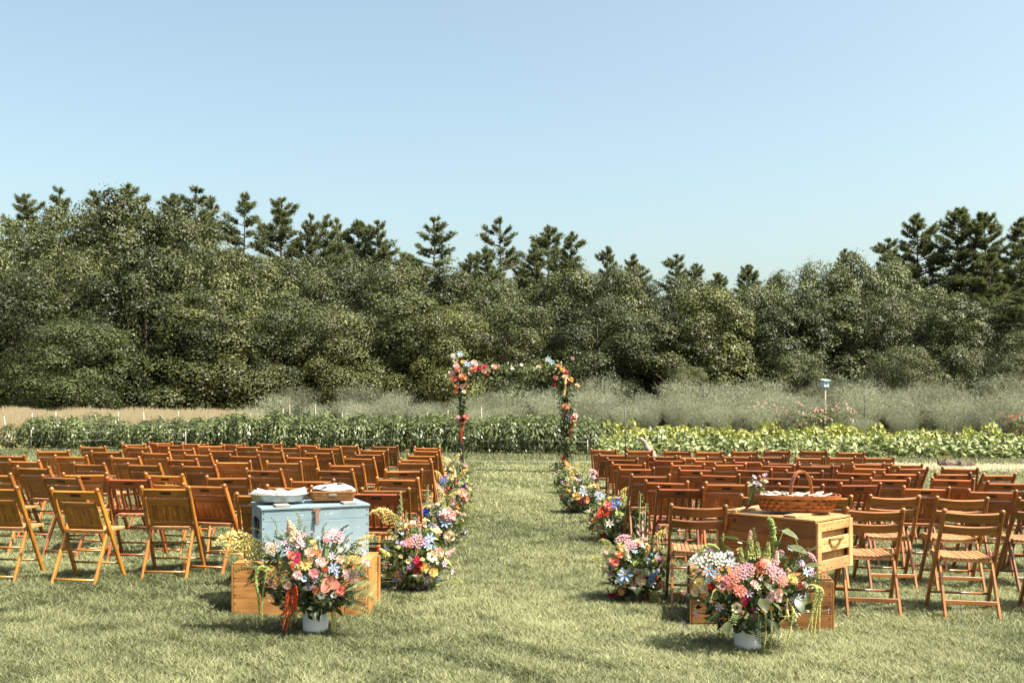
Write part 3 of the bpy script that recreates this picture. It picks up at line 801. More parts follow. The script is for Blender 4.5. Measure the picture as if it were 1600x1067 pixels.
# red and pink flower beds in the field (plants with heads)
def bloom_bed(name, label, seed, col, spots, size):
    g = np.random.default_rng(seed); Q = []; T = []; I = []
    for (X, Y) in spots:
        o = np.array([X, Y, gz(X)]); k = size * g.uniform(.85, 1.15); n = 110; m = 16
        d = unit(g.normal(size=(n, 3)) + np.array([0, 0, .4])); P = d * np.array([.35, .35, .45]) * g.uniform(.6, 1, n)[:, None] + np.array([0, 0, .5])
        L = g.uniform(.07, .14, n); Q.append(leaf_quads(P, d + g.normal(size=(n, 3)) * .4, L, L * .4, g) * k + o); T.append(np.clip(g.normal(.5, .2, n), 0, 1)); I.append(np.zeros(n))
        st = np.array([(-.01, 0, 0), (.01, 0, 0), (.01, 0, .6), (-.01, 0, .6)]); Q.append(st * k + o); T.append([.3]); I.append([0])
        d2 = unit(g.normal(size=(m, 3)) + np.array([0, -.2, .9])); P2 = d2 * np.array([.36, .36, .45]) + np.array([0, 0, .55]); Q.append(leaf_quads(P2, d2 + np.array([0, -.5, .2]), .05, .045, g) * k + o); T.append(np.full(m, .5)); I.append(np.ones(m))
    tag(link_mesh(name, soup(name, np.concatenate(Q), 4, [M['pepper'], col], np.concatenate(T), matidx=np.concatenate(I))), label, 'flower bed', kind='stuff')
M['red_bloom'] = plain_mat('red_bloom', s2l(205, 66, 50), 0.7, .2); M['pink_bloom'] = plain_mat('pink_bloom', s2l(186, 122, 118), 0.7, .2)
bloom_bed('red_flower_bed', 'bed of bushy red blooms beside the grey ferns and squash', 81, M['red_bloom'], [(at_depth(1574 + i * 9, 640, 37.2).x, 37.2 + RND.uniform(-.5, .5)) for i in range(9)], 1.35)
bloom_bed('pink_flower_bed', 'bed of dusty pink blooms among the grey ferns below the nest box', 82, M['pink_bloom'], [(at_depth(1175 + i * 10, 640, 41).x, 41 + RND.uniform(-.4, .4)) for i in range(16)], 1.45)

# ------------------------------------------------------------------ folding chairs
TOPZ = .80; TOPY = -.20; FOOTY = .24
def py_(z): return TOPY + (FOOTY - TOPY) * (1 - z / TOPZ)
NB = Vector((0, -(TOPZ), -(FOOTY - TOPY))).normalized()       # rear-facing normal of the leaning back
def slab(mb, x0, x1, z0, z1, th, off=0.0, ch=.003, mat=0):
    """board lying in the leaning plane of the back"""
    def P(x, z, o): v = Vector((x, py_(z), z)) + NB * o; return v
    b = MB(); b.box(x0, x1, -th / 2, th / 2, z0, z1, ch=ch)
    vs = [P(v[0], v[2], off - v[1]) for v in b.v]
    mb.add(vs, b.f, mat)
    return mb

def chair_parts(kind, far):
    """list of (part name, mesh, [sub-parts (name, mesh)])"""
    parts = []
    for s in (-1, 1):
        mb = MB()
        top = Vector((s * .205, TOPY, TOPZ)); foot = Vector((s * .226, FOOTY, -.012))
        mb.bar(foot, top, .024, .042, up=NB)
        ax = (top - foot).normalized()
        mb.tube([top - ax * .005, top + ax * .010, top + ax * .020, top + ax * .025], [.0185, .019, .014, .005], 8)
        sub = []
        if not far:
            q = foot.lerp(top, .775) + NB * .0215; b = MB(); e1 = Vector((1, 0, 0)); e2 = NB.cross(e1)
            b.tube([q - NB * .001, q + NB * .0022], [.0062, .005], 8); sub.append(('bolt', b.mesh('bolt', M['iron'])))
        parts.append(('back_post', mb.mesh('back_post', M['chair_z']), sub))
    legtop = .50 if kind != 'tworail' else .47
    for s in (-1, 1):
        mb = MB(); mb.bar((s * .192, -.215, -.012), (s * .188, .035, legtop), .022, .034, up=(0, 1, 0))
        mb.tube([(s * .188, .035, legtop - .004), (s * .188, .040, legtop + .008), (s * .188, .043, legtop + .013)], [.014, .012, .004], 7)
        parts.append(('rear_leg', mb.mesh('rear_leg', M['chair_z']), []))
    # top rail
    mb = MB()
    if kind == 'tworail':
        n = 8
        for (za, zb) in ((.728, .795), (.632, .690)):
            b = MB()
            for i in range(n):
                xa = -.196 + .392 * i / n; xb = -.196 + .392 * (i + 1) / n
                cv = lambda x: .022 * (1 - (x / .196) ** 2)
                def P(x, z, o): return Vector((x, py_(z), z)) + NB * (o + cv(x))
                b.hexa([P(xa, za, .010), P(xb, za, .010), P(xb, za, -.010), P(xa, za, -.010), P(xa, zb, .010), P(xb, zb, .010), P(xb, zb, -.010), P(xa, zb, -.010)])
            parts.append(('top_rail' if za > .7 else 'mid_rail', b.mesh('curved_rail', M['chair_x']), []))
    else:
        slab(mb, -.1935, .1935, .722 if kind != 'spindle' else .705, .790, .021, 0, .004)
        sub = []
        if not far:
            b = MB(); slab(b, -.045, .045, .748, .770, .002, .0112, 0); sub.append(('stamped_label', b.mesh('stamped_label', M['plate'])))
        parts.append(('top_rail', mb.mesh('top_rail', M['chair_x']), sub))
    if kind in ('panel', 'inset'):
        hw = .188 if kind == 'panel' else .158
        zt = .708 if kind == 'panel' else .690; zb = .448
        fr = .042 if kind == 'panel' else .026
        mb = MB()
        slab(mb, -hw, hw, zt - .05 if kind == 'panel' else zt - .035, zt, .020, 0, .005)
        slab(mb, -hw, hw, zb, zb + .042, .019, 0, .003)
        slab(mb, -hw, -hw + fr, zb + .0425, zt - .0505 if kind == 'panel' else zt - .0355, .0195, 0, .002)
        slab(mb, hw - fr, hw, zb + .0425, zt - .0505 if kind == 'panel' else zt - .0355, .0195, 0, .002)
        sub = []
        npl = 6; x0 = -hw + fr; wpl = (2 * (hw - fr)) / npl
        za, zz = zb + .040, (zt - .048 if kind == 'panel' else zt - .033)
        if kind == 'panel': slab(mb, -hw + fr + .002, hw - fr - .002, zz - .017, zz - .004, .010, .004, .002)
        for i in range(npl):
            t = mb if far else MB()
            slab(t, x0 + i * wpl + .0018, x0 + (i + 1) * wpl - .0018, za, zz, .008, -.002 + (.0006 if i % 2 else 0), .0016)
            if not far: sub.append(('plank', t.mesh('plank', M['chair_z'])))
        if kind == 'inset':
            for s in (-1, 1):
                slab(mb, s * hw - .012, s * hw + .012, zt - .004, zt + .018, .018, 0, .006)
        parts.append(('back_panel', mb.mesh('back_panel', M['chair_x']), sub))
    if kind == 'spindle':
        mb = MB(); slab(mb, -.1935, .1935, .452, .492, .020, 0, .003); parts.append(('lower_rail', mb.mesh('lower_rail', M['chair_x']), []))
        for i in range(6):
            x = -.160 + .064 * i; mb = MB(); slab(mb, x - .0125, x + .0125, .488, .710, .011, 0, .002)
            parts.append(('spindle', mb.mesh('spindle', M['chair_z']), []))
    if kind == 'tworail' :
        pass
    # seat
    sub = []
    y0, y1 = -.045, .325
    mb = MB()
    if kind == 'tworail':
        for s in (-1, 1): mb.box(s * .168 - .012, s * .168 + .012, y0, y1, .402, .430, ch=.003)
        mb.box(-.155, .155, y1 - .03, y1, .400, .424, ch=.003); mb.box(-.155, .155, y0, y0 + .03, .400, .424, ch=.003)
        nsl = 11
        for i in range(nsl):
            xa = -.180 + .360 * i / nsl
            dz = -.010 * (1 - ((xa + .016) / .18) ** 2)
            t = mb if far else MB()
            t.box(xa + .0025, xa + .360 / nsl - .0025, y0 - .004, y1 + .004, .4325 + dz, .4445 + dz, ch=.002)
            if not far: sub.append(('seat_slat', t.mesh('seat_slat', M['chair_y'])))
    else:
        mb.box(-.178, -.146, y0, y1, .416, .438, ch=.003); mb.box(.146, .178, y0, y1, .416, .438, ch=.003)
        mb.box(-.1455, .1455, y1 - .04, y1, .416, .4375, ch=.003); mb.box(-.1455, .1455, y0, y0 + .035, .416, .4375, ch=.003)
        for i in range(5):
            xa = -.1455 + .291 * i / 5
            t = mb if far else MB()
            t.box(xa + .001, xa + .0582 - .001, y0 + .0355, y1 - .0405, .420, .434, ch=.0015)
            if not far: sub.append(('seat_plank', t.mesh('seat_plank', M['chair_y'])))
    parts.append(('seat', mb.mesh('seat', M['chair_y']), sub))
    # stretchers
    def rung(zf, y, xw, flat=False):
        mb = MB()
        if flat: mb.bar((-xw, y, zf), (xw, y, zf), .012, .032, up=(0, 0, 1))
        else: mb.tube([(-xw, y, zf), (xw, y, zf)], .0095, 8)
        parts.append(('stretcher', mb.mesh('stretcher', M['chair_x']), []))
    yr = lambda z: -.215 + .25 * z / .5
    rung(.13, py_(.13), .216)
    if kind == 'tworail': rung(.115, yr(.115), .186, True)
    elif kind == 'inset': rung(.275, yr(.275), .186); rung(.04, yr(.04), .188)
    else: rung(.065, yr(.065), .188); rung(.285, py_(.285), .212)
    return parts

TEMPL = {}
def chair(X, Y, yaw, kind, far, color, label, group):
    key = (kind, far)
    if key not in TEMPL: TEMPL[key] = chair_parts(kind, far)
    root = empty('folding_chair', (X, Y, gz(X)))
    root.rotation_euler = (0, math.atan(SLOPE), yaw)
    tag(root, label, 'chair', group)
    for nm, me, sub in TEMPL[key]:
        j = RND.uniform(.94, 1.06)
        worn = s2l(214, 162, 112)
        pc = [a * .5 + b * .5 for a, b in zip(color, worn)] if nm == 'seat' else color
        o = link_mesh(nm, me, root, color=[c * j for c in pc])
        for n2, m2 in sub:
            k = RND.uniform(.86, 1.12) if n2 == 'plank' else RND.uniform(.95, 1.05)
            link_mesh(n2, m2, o, color=[c * k for c in pc])
    return root

S = 180 / 1600.0
def crop_list(x0, y0, L):
    return [(x0 + a * S, y0 + b * S, x0 + c * S, y0 + d * S, k) for (a, b, c, d, k) in L]
p = 'panel'
LEFT = crop_list(0, 680, [(-95, 255, 350, 265, p), (105, 320, 550, 340, p), (190, 400, 715, 440, p), (-430, 505, 165, 520, p), (-430, 690, 225, 705, 'inset'),
    (520, 200, 940, 195, p), (760, 265, 1195, 270, p), (980, 355, 1475, 385, p), (910, 520, 1430, 500, 'inset'), (530, 530, 1125, 560, p), (700, 715, 1345, 735, 'inset'),
    (1090, 135, 1475, 145, p), (1255, 205, 1685, 205, p), (1510, 275, 1955, 290, p), (1480, 570, 2060, 575, 'spindle')])
LEFT += crop_list(180, 680, [(60, 100, 435, 110, p), (120, 130, 490, 150, p), (455, 80, 795, 85, p), (565, 112, 935, 115, p), (940, 95, 1275, 95, p), (710, 165, 1105, 175, p), (340, 215, 770, 225, p),
    (1135, 125, 1515, 125, p), (1455, 100, 1805, 105, p), (1280, 185, 1675, 190, p), (930, 230, 1345, 250, p), (700, 300, 1140, 320, p), (1575, 255, 1995, 265, p), (1400, 345, 1865, 345, p),
    (135, 370, 640, 390, p), (895, 385, 1405, 405, p), (395, 510, 945, 530, 'inset'), (1280, 555, 1835, 550, p), (340, 695, 1025, 700, p), (930, 635, 1515, 690, p)])
LEFT += crop_list(360, 680, [(360, 95, 710, 100, p), (65, 135, 440, 135, p), (585, 150, 955, 150, p), (880, 110, 1240, 120, p), (1425, 115, 1780, 130, p), (1165, 150, 1545, 165, p), (330, 185, 735, 205, p),
    (1015, 210, 1420, 220, p), (760, 270, 1195, 285, p), (500, 350, 965, 355, p), (195, 435, 710, 470, p), (1560, 285, 2000, 300, p), (1365, 380, 1835, 390, p), (1180, 445, 1695, 465, p),
    (850, 600, 1405, 595, p), (500, 675, 1115, 690, p), (115, 785, 735, 790, p)])
LEFT += crop_list(540, 680, [(370, 130, 725, 135, p), (200, 185, 590, 185, p), (110, 235, 530, 245, p), (950, 150, 1305, 155, p), (930, 185, 1315, 200, p), (855, 255, 1270, 260, p), (740, 305, 1190, 320, p),
    (720, 350, 1205, 360, p), (535, 475, 1060, 450, p), (425, 570, 995, 580, p), (235, 720, 850, 720, p), (95, 765, 725, 765, 'spindle')])
RIGHT = crop_list(900, 690, [(200, 85, 555, 100, p), (315, 160, 700, 160, p), (430, 215, 840, 225, p), (500, 275, 940, 290, p), (590, 345, 1070, 350, p), (765, 445, 1285, 440, p), (965, 510, 1530, 550, p),
    (1130, 610, 1741, 620, 'spindle'), (1285, 845, 2086, 875, 'tworail'), (705, 105, 1055, 105, p), (1000, 165, 1375, 195, p), (1085, 225, 1490, 240, p), (1330, 290, 1761, 300, p), (1420, 355, 1906, 360, p), (1230, 105, 1575, 120, p)])
RIGHT += crop_list(1070, 690, [(155, 120, 505, 120, p), (-71, 195, 300, 195, p), (660, 110, 1000, 115, p), (525, 180, 900, 190, p), (130, 235, 540, 245, p), (400, 290, 845, 290, p), (680, 250, 1075, 250, p),
    (990, 195, 1380, 180, p), (1110, 105, 1445, 110, p), (1165, 270, 1560, 275, p), (1065, 290, 1495, 320, p), (705, 350, 1185, 375, p), (215, 415, 740, 450, p), (1030, 465, 1555, 475, p), (1405, 380, 1891, 395, p),
    (275, 550, 870, 555, p), (770, 722, 1440, 730, 'tworail')])
RIGHT += crop_list(1240, 690, [(110, 100, 440, 115, p), (25, 200, 405, 200, p), (625, 125, 960, 135, p), (480, 200, 855, 195, p), (70, 300, 530, 320, p), (250, 292, 650, 300, p), (985, 185, 1375, 215, p), (825, 275, 1225, 285, p),
    (850, 325, 1280, 355, p), (1370, 290, 1761, 295, p), (1445, 350, 1866, 335, p), (600, 390, 1090, 415, p), (1245, 415, 1725, 415, p), (250, 465, 785, 500, p), (1070, 490, 1585, 495, p), (635, 565, 1200, 560, 'spindle'),
    (-206, 555, 380, 595, p), (125, 730, 770, 735, 'inset'), (1540, 600, 2120, 625, p), (1080, 720, 1700, 740, 'tworail'), (705, 900, 1525, 915, 'tworail')])
RIGHT += crop_list(1420, 690, [(480, 330, 925, 355, p), (360, 415, 850, 420, p), (335, 475, 865, 505, p), (1020, 440, 1480, 420, p), (1120, 535, 1620, 545, p), (820, 640, 1475, 670, p), (410, 745, 1045, 765, 'tworail'),
    (470, 920, 1295, 950, 'tworail'), (1530, 760, 2190, 775, 'tworail'), (1830, 925, 2650, 950, 'tworail'), (1660, 640, 2260, 660, p)])
LBL = {('L', 'panel'): ('orange brown folding chair with planked back panel in rows behind the blue chest', 'planked chairs on the blue chest side'),
       ('L', 'inset'): ('honey brown folding chair with narrow planked back below an open gap, blue chest side', 'narrow backed chairs on the blue chest side'),
       ('L', 'spindle'): ('red brown folding chair with open upright spindles in its back, blue chest side', 'spindle backed chairs on the blue chest side'),
       ('R', 'panel'): ('dark orange folding chair with planked back panel in rows behind the basket chest', 'planked chairs on the basket chest side'),
       ('R', 'inset'): ('brown folding chair with narrow planked back right behind the wicker handled basket', None),
       ('R', 'spindle'): ('dark red brown folding chair with open upright spindles in its back, basket chest side', 'spindle backed chairs on the basket chest side'),
       ('R', 'tworail'): ('open backed two rail folding chair in the row ahead of the last, basket chest side', 'two rail chairs on the basket chest side')}
CHAIRPOS = []
for side, lst in (('L', LEFT), ('R', RIGHT)):
    for (xl, yl, xr, yr, kind) in lst:
        u = (xl + xr) / 2; v = (yl + yr) / 2
        Yk = F_PX * (CAM_H - .822) / (v - HOR - SLOPE * (u - 800))
        dv = (yr - yl) - SLOPE * (xr - xl)
        yaw = -math.atan2(dv / (v - HOR) * Yk * .45, .42)
        yaw = max(-.24, min(.24, yaw)) + RND.gauss(0, .025)
        if side == 'R' and v > 785: yaw = -.15 + RND.gauss(0, .02)
        X = (u - 800) * Yk / F_PX
        X2 = X + (-math.sin(yaw)) * .2; Y2 = Yk + math.cos(yaw) * .2
        far = v < 729
        base = s2l(190, 118, 56) if side == 'L' else s2l(178, 104, 52)
        if kind == 'inset': base = s2l(180, 122, 46)
        if kind == 'spindle': base = s2l(146, 76, 38)
        if kind == 'tworail': base = s2l(168, 110, 54)
        if side == 'L' and v > 755 and kind == 'panel': base = s2l(172, 112, 44)
        j = RND.uniform(.68, 1.22); h = RND.uniform(-.09, .07)
        col = (base[0] * j * (1 + h), base[1] * j, base[2] * j * (1 - h))
        lb, gp = LBL[(side, kind)]
        if kind == 'panel' and side == 'L' and 217 < xl < 220: pass
        if kind == 'panel':
            row = 'nearest the arch' if v < 704 else 'in the middle rows' if v < 732 else 'in the last rows'
            aisle = ('aisle seat' if (side == 'L' and xr > 600 + max(0, (v - 700)) * -.4 + 40 or side == 'R' and xl < 950 + max(0, v - 700) * 1.4) else 'inner seat')
            lb = f"{'orange' if side == 'L' else 'dark orange'} planked folding chair, {aisle} {row}, {'blue' if side == 'L' else 'basket'} chest side"
            gp = f"{aisle}s {row}, {'blue' if side == 'L' else 'basket'} chest side"
        if kind == 'tworail' and v > 785: lb, gp = 'two rail folding chair with slatted seat in the very last row, basket chest side', 'two rail chairs in the very last row'
        chair(X2, Y2, yaw, kind, far, col, lb, gp)
        CHAIRPOS.append((X2, Y2))

# ------------------------------------------------------------------ chests and crates
def nail_mesh():
    mb = MB(); mb.lathe([(.0005, .0), (.0055, .0), (.0055, .0015), (.0005, .0025)], 8); return mb.mesh('nail', M['iron'])
NAIL = nail_mesh()
PINE_C = s2l(196, 148, 88)
def nails(parent, pts, rot):
    for q in pts: link_mesh('nail', NAIL, parent, loc=q, rot=rot)
RF = (math.radians(90), 0, 0)            # facing -y
def crate(name, label, X, Y, rz, W, D, H, color, boards=3, lid=True):
    """plain plank crate, origin bottom centre"""
    root = empty(name, (X, Y, gz(X)), rz); tag(root, label, 'crate')
    t = .018
    hs = [H / boards] * boards
    for s in (-1, 1):
        z = 0
        for b in range(boards):
            mb = MB(); ya = s * D / 2
            mb.box(-W / 2, W / 2, min(ya, ya - s * t), max(ya, ya - s * t), z + .0012, z + hs[b] - .0012, ch=.0025)
            k = RND.uniform(.88, 1.12); o = mb.build('board', M['crate_x'], root, color=[c * k for c in color])
            if s < 0:
                nails(o, [(x, -D / 2 - .0003, z + hs[b] * f) for x in (-W / 2 + .013, W / 2 - .013) for f in (.25, .75)], RF)
            z += hs[b]
    for s in (-1, 1):
        z = 0
        for b in range(boards):
            mb = MB(); xa = s * (W / 2 - .001)
            mb.box(min(xa, xa - s * t), max(xa, xa - s * t), -D / 2 + t + .001, D / 2 - t - .001, z + .002, z + hs[b] - .002, ch=.0025)
            k = RND.uniform(.9, 1.12); mb.build('board', M['crate_y'], root, color=[c * k for c in color]); z += hs[b]
        mb = MB(); xa = s * (W / 2 + .0005); mb.box(min(xa, xa + s * .016), max(xa, xa + s * .016), -D / 2 + .002, -D / 2 + .05, .003, H - .003, ch=.003); mb.build('corner_batten', M['crate_z'], root, color=color)
        mb = MB(); mb.box(min(xa, xa + s * .016), max(xa, xa + s * .016), D / 2 - .05, D / 2 - .002, .003, H - .003, ch=.003); mb.build('corner_batten', M['crate_z'], root, color=color)
    for b in range(3):
        mb = MB(); ya = -D / 2 + D * b / 3; mb.box(-W / 2, W / 2, ya + .001, ya + D / 3 - .001, H + .0008, H + .0188, ch=.0025); k = RND.uniform(.9, 1.1)
        mb.build('lid_board', M['crate_x'], root, color=[c * k for c in color])
    return root

LC = crate('wooden_crate', 'low honey coloured plank crate on the grass under the blue chest', -1.55, 7.31 + .27, math.radians(-1.5), .985, .54, .372, s2l(196, 142, 82))
RC = crate('wooden_crate', 'low brown plank crate on the grass under the rope handled chest', 1.80, 7.04 + .27, math.radians(-8), .965, .54, .352, s2l(160, 110, 62))

# blue chest
th = math.radians(22.8); ex = Vector((math.cos(th), math.sin(th), 0)); ey = Vector((-math.sin(th), math.cos(th), 0))
BW, BD, BH = .81, .50, .395
fl = Vector((-1.852, 7.37, 0)); ctr = fl + ex * BW / 2 + ey * BD / 2
LZ = gz(-1.55) + .3913
bc = empty('blue_chest', (ctr.x, ctr.y, LZ), th); tag(bc, 'worn light blue painted wooden chest stacked on the honey coloured crate', 'chest')
z = 0
for hb in (.115, .17, .09):
    for s in (-1, 1):
        mb = MB(); ya = s * BD / 2; mb.box(-BW / 2, BW / 2, min(ya, ya - s * .019), max(ya, ya - s * .019), z + .0008, z + hb - .0008, ch=.002)
        o = mb.build('board', M['blue'], bc)
        if s < 0: nails(o, [(x, -BD / 2 - .0003, z + hb * f) for x in (-BW / 2 + .014, BW / 2 - .014) for f in (.3, .75)], RF)
    z += hb
for s in (-1, 1):
    # end: frame boards with a recessed opening for the handle
    xa = s * (BW / 2 - .0015)
    for (y0, y1, z0, z1) in ((-BD / 2 + .0195, -BD / 2 + .12, .002, .373), (BD / 2 - .12, BD / 2 - .0195, .002, .373), (-BD / 2 + .1205, BD / 2 - .1205, .002, .13), (-BD / 2 + .1205, BD / 2 - .1205, .30, .373)):
        mb = MB(); mb.box(min(xa, xa - s * .019), max(xa, xa - s * .019), y0, y1, z0, z1, ch=.002); mb.build('end_board', M['blue'], bc)
    mb = MB(); xb = xa - s * .022; mb.box(min(xb, xb - s * .01), max(xb, xb - s * .01), -BD / 2 + .03, BD / 2 - .03, .1, .33, ch=.002); mb.build('recessed_panel', M['blue'], bc)
    mb = MB(); mb.tube([(xa + s * .0, -.11 + .22 * i / 8, .285 - .10 * math.sin(math.pi * i / 8)) for i in range(9)], .013, 7); mb.build('strap_handle', M['iron'], bc)
mb = MB(); mb.box(-BW / 2 - .008, BW / 2 + .008, -BD / 2 - .010, BD / 2 + .006, .3762, .395, ch=.003); lid = mb.build('lid', M['blue'], bc)
for x in (-.25, .26):
    mb = MB(); mb.box(x - .055, x + .055, -BD / 2 - .006, -BD / 2 + .11, .3955, .4125, ch=.003); mb.build('cleat', M['drift'], lid)
# hasp
mb = MB(); mb.box(-.028, .028, -BD / 2 - .0135, -BD / 2 - .0106, .352, .378, ch=.001); hs = mb.build('hasp', M['rust'], bc)
mb = MB(); mb.bar((0, -BD / 2 - .022, .365), (0, -BD / 2 - .034, .285), .026, .004, up=(0, 1, 0)); mb.tube([(.012 * math.cos(a), -BD / 2 - .034, .275 + .016 * math.sin(a)) for a in [i * math.pi / 6 for i in range(13)]], .005, 6)
mb.build('hasp_tongue', M['rust'], hs)
mb = MB(); mb.tube([(-.008, -BD / 2, .30), (-.008, -BD / 2 - .03, .30), (.008, -BD / 2 - .03, .30), (.008, -BD / 2, .30)], .004, 6); mb.build('staple', M['rust'], hs)

# rope handled chest
th2 = math.radians(-45.5); e2x = Vector((math.cos(th2), math.sin(th2), 0)); e2y = Vector((-math.sin(th2), math.cos(th2), 0))
CW, CD, CH = .82, .53, .385
fr_ = Vector((2.178, 7.15, 0)); ctr2 = fr_ - e2x * CW / 2 + e2y * CD / 2
RZ = gz(1.80) + .3713
wc = empty('rope_handled_chest', (ctr2.x, ctr2.y, RZ), th2); tag(wc, 'stained wooden chest with rope handle stacked on the brown crate', 'chest')
z = 0
CB = s2l(154, 103, 55); CE = s2l(214, 168, 116)
for hb in (.12, .13, .116):
    for s in (-1, 1):
        mb = MB(); ya = s * CD / 2; mb.box(-CW / 2, CW / 2, min(ya, ya - s * .02), max(ya, ya - s * .02), z + .001, z + hb - .001, ch=.0025)
        k = RND.uniform(.88, 1.1); o = mb.build('board', M['crate_x'], wc, color=[c * k for c in CB])
        if s < 0: nails(o, [(x, -CD / 2 - .0003, z + hb * f) for x in (-CW / 2 + .014, CW / 2 - .014) for f in (.3, .75)], RF)
    z += hb
for s in (-1, 1):
    xa = s * (CW / 2 + .001)
    mb = MB(); xb = xa - s * .03; mb.box(min(xb, xb - s * .012), max(xb, xb - s * .012), -CD / 2 + .021, CD / 2 - .021, .01, .355, ch=.002); mb.build('inner_panel', M['crate_z'], wc, color=CE)
    for (y0, y1) in ((-CD / 2 + .0, -CD / 2 + .055), (CD / 2 - .055, CD / 2)):
        mb = MB(); mb.box(min(xa, xa + s * .02), max(xa, xa + s * .02), y0, y1, .002, .364, ch=.003); mb.build('stile', M['crate_z'], wc, color=CE)
    for (z0, z1) in ((.004, .085), (.145, .245), (.295, .362)):
        mb = MB(); mb.box(min(xa, xa + s * .016), max(xa, xa + s * .016), -CD / 2 + .056, CD / 2 - .056, z0, z1, ch=.003); o = mb.build('rail', M['crate_y'], wc, color=[c * RND.uniform(.94, 1.08) for c in CE])
        nails(o, [(xa + s * .0162, y, (z0 + z1) / 2 + dz) for y, dz in ((-.17, .012), (-.06, -.018), (.05, .015), (.16, -.01), (-.12, -.02), (.11, .02))], (0, s * math.radians(90), 0))
    # rope
    mb = MB()
    for k in range(3):
        pts = []
        for i in range(25):
            t = i / 24; c = Vector((xa + s * (.018 + .05 * math.sin(math.pi * t)), -.10 + .20 * t, .232 - .010 * math.sin(math.pi * t) + .02 * math.sin(math.pi * t)))
            a = t * 26 + k * 2.094; pts.append(c + Vector((.006 * math.cos(a), 0, .006 * math.sin(a))))
        mb.tube(pts, .0065, 6)
    mb.build('rope_handle', M['rope'], wc)
mb = MB(); mb.box(-CW / 2 - .006, CW / 2 + .004, -CD / 2 - .006, CD / 2 + .006, .3675, .385, ch=.003); lid2 = mb.build('lid', M['crate_x'], wc, color=s2l(190, 148, 100))
for x in (-.30, .20):
    mb = MB(); mb.box(x - .05, x + .05, -CD / 2 + .002, CD / 2 - .01, .3855, .4025, ch=.003); mb.build('cleat', M['crate_y'], lid2, color=s2l(200, 166, 118))
mb = MB(); mb.lathe([(.0005, 0), (.014, 0), (.014, .001), (.0005, .001)], 12); link_mesh('finger_hole', mb.mesh('finger_hole', M['iron']), wc, loc=(-.26, -CD / 2 - .0004, .33), rot=RF)
LIDL = LZ + .4125; LIDR = RZ + .4025

# ------------------------------------------------------------------ trays and basket
# zinc oval tray with paper fans
tp = Vector((-1.80 + .34 * math.cos(th) - .20 * math.sin(th) - .0, 7.42 + .34 * math.sin(th) + .20 * math.cos(th) - .06, 0)); tp = fl + ex * .17 + ey * .27
tr = empty('oval_tray', (tp.x, tp.y, LIDL), math.radians(6)); tag(tr, 'oval zinc tray full of cream paper fans on the blue chest', 'tray')
def oval(mb, prof, a, b, n=32, mat=0):
    vs = [(r * a * math.cos(2 * math.pi * k / n), r * b * math.sin(2 * math.pi * k / n), z) for r, z in prof for k in range(n)]
    fs = [(i * n + k, i * n + (k + 1) % n, (i + 1) * n + (k + 1) % n, (i + 1) * n + k) for i in range(len(prof) - 1) for k in range(n)]
    mb.add(vs, fs, mat, True)
mb = MB(); oval(mb, [(.001, .001), (.80, .001), (.86, .012), (.97, .055), (1.0, .058), (.985, .062), (.94, .055), (.82, .016), (.78, .008), (.001, .006)], .225, .15); mb.build('dish', M['zinc'], tr)
mb = MB(); mb.tube([(.225 * math.cos(2 * math.pi * i / 32), .15 * math.sin(2 * math.pi * i / 32), .060) for i in range(33)], .006, 6); mb.build('rim', M['zinc'], tr)
g = random.Random(3)
def fan_mesh():
    """a folded paper cone, tip at origin, opening along +x"""
    mb = MB(); n = 12; vs = []
    for i in range(n):
        a = 2 * math.pi * i / n; rr = .034 * (1 + .25 * (i % 2))
        vs.append((.24 + .02 * (i % 2), rr * math.cos(a), rr * .72 * math.sin(a)))
    vs.append((0, 0, 0)); mb.add(vs, [(n, i, (i + 1) % n) for i in range(n)])
    vi = [(x * .985, y * .93, zz * .93) for x, y, zz in vs]; mb.add(vi, [(n, (i + 1) % n, i) for i in range(n)])
    return mb.mesh('paper_fan', M['paper'])
FAN = fan_mesh()
for i in range(15):
    a = math.radians(150 + g.gauss(0, 9)) if i < 11 else math.radians(12 + g.gauss(0, 14))
    x = -.02 + .017 * i * (1 if i < 11 else .3) + (.0 if i < 11 else -.05); q = (x - .0, -.075 + .010 * i + g.gauss(0, .01), .036 + .007 * (i % 4))
    o = link_mesh('paper_fan', FAN, None, (0, 0, 0), None, g.uniform(.7, .88))
    w = Matrix.Translation(tr.location) @ Matrix.Rotation(math.radians(6), 4, 'Z')
    o.location = w @ Vector(q); o.rotation_euler = (g.uniform(-.3, .3), -.04 - .05 * g.random(), a + math.radians(6))
    tag(o, 'cream pleated paper cone lying in the oval zinc tray', 'paper cone', 'paper cones in the oval tray')
# wicker tray
wp = fl + ex * .585 + ey * .24
wt = empty('wicker_tray', (wp.x, wp.y, LIDL), th - math.radians(14)); tag(wt, 'small brown wicker tray lined with a white cloth on the blue chest', 'tray')
mb = MB(); mb.box(-.155, .155, -.105, .105, .001, .010, ch=.002); mb.build('base', M['wicker'], wt)
for k in range(6):
    mb = MB(); zc = .012 + .0115 * k; f = 1 + .02 * k; pts = []
    for i in range(49):
        t = i / 48 * 4; sgn = t % 1
        cx = [(-1 + 2 * sgn, -1), (1, -1 + 2 * sgn), (1 - 2 * sgn, 1), (-1, 1 - 2 * sgn)][min(3, int(t))] if t < 4 else (-1, -1)
        pts.append((cx[0] * .155 * f, cx[1] * .105 * f, zc + .003 * math.sin(i * math.pi + k * math.pi)))
    mb.tube(pts, .0075, 5); mb.build('weave_band', M['wicker'], wt)
mb = MB(); mb.box(-.03, .03, -.121, -.116, .04, .056, ch=.001); mb.build('clasp', M['zinc'], wt)
nx, ny = 14, 10; vs = []
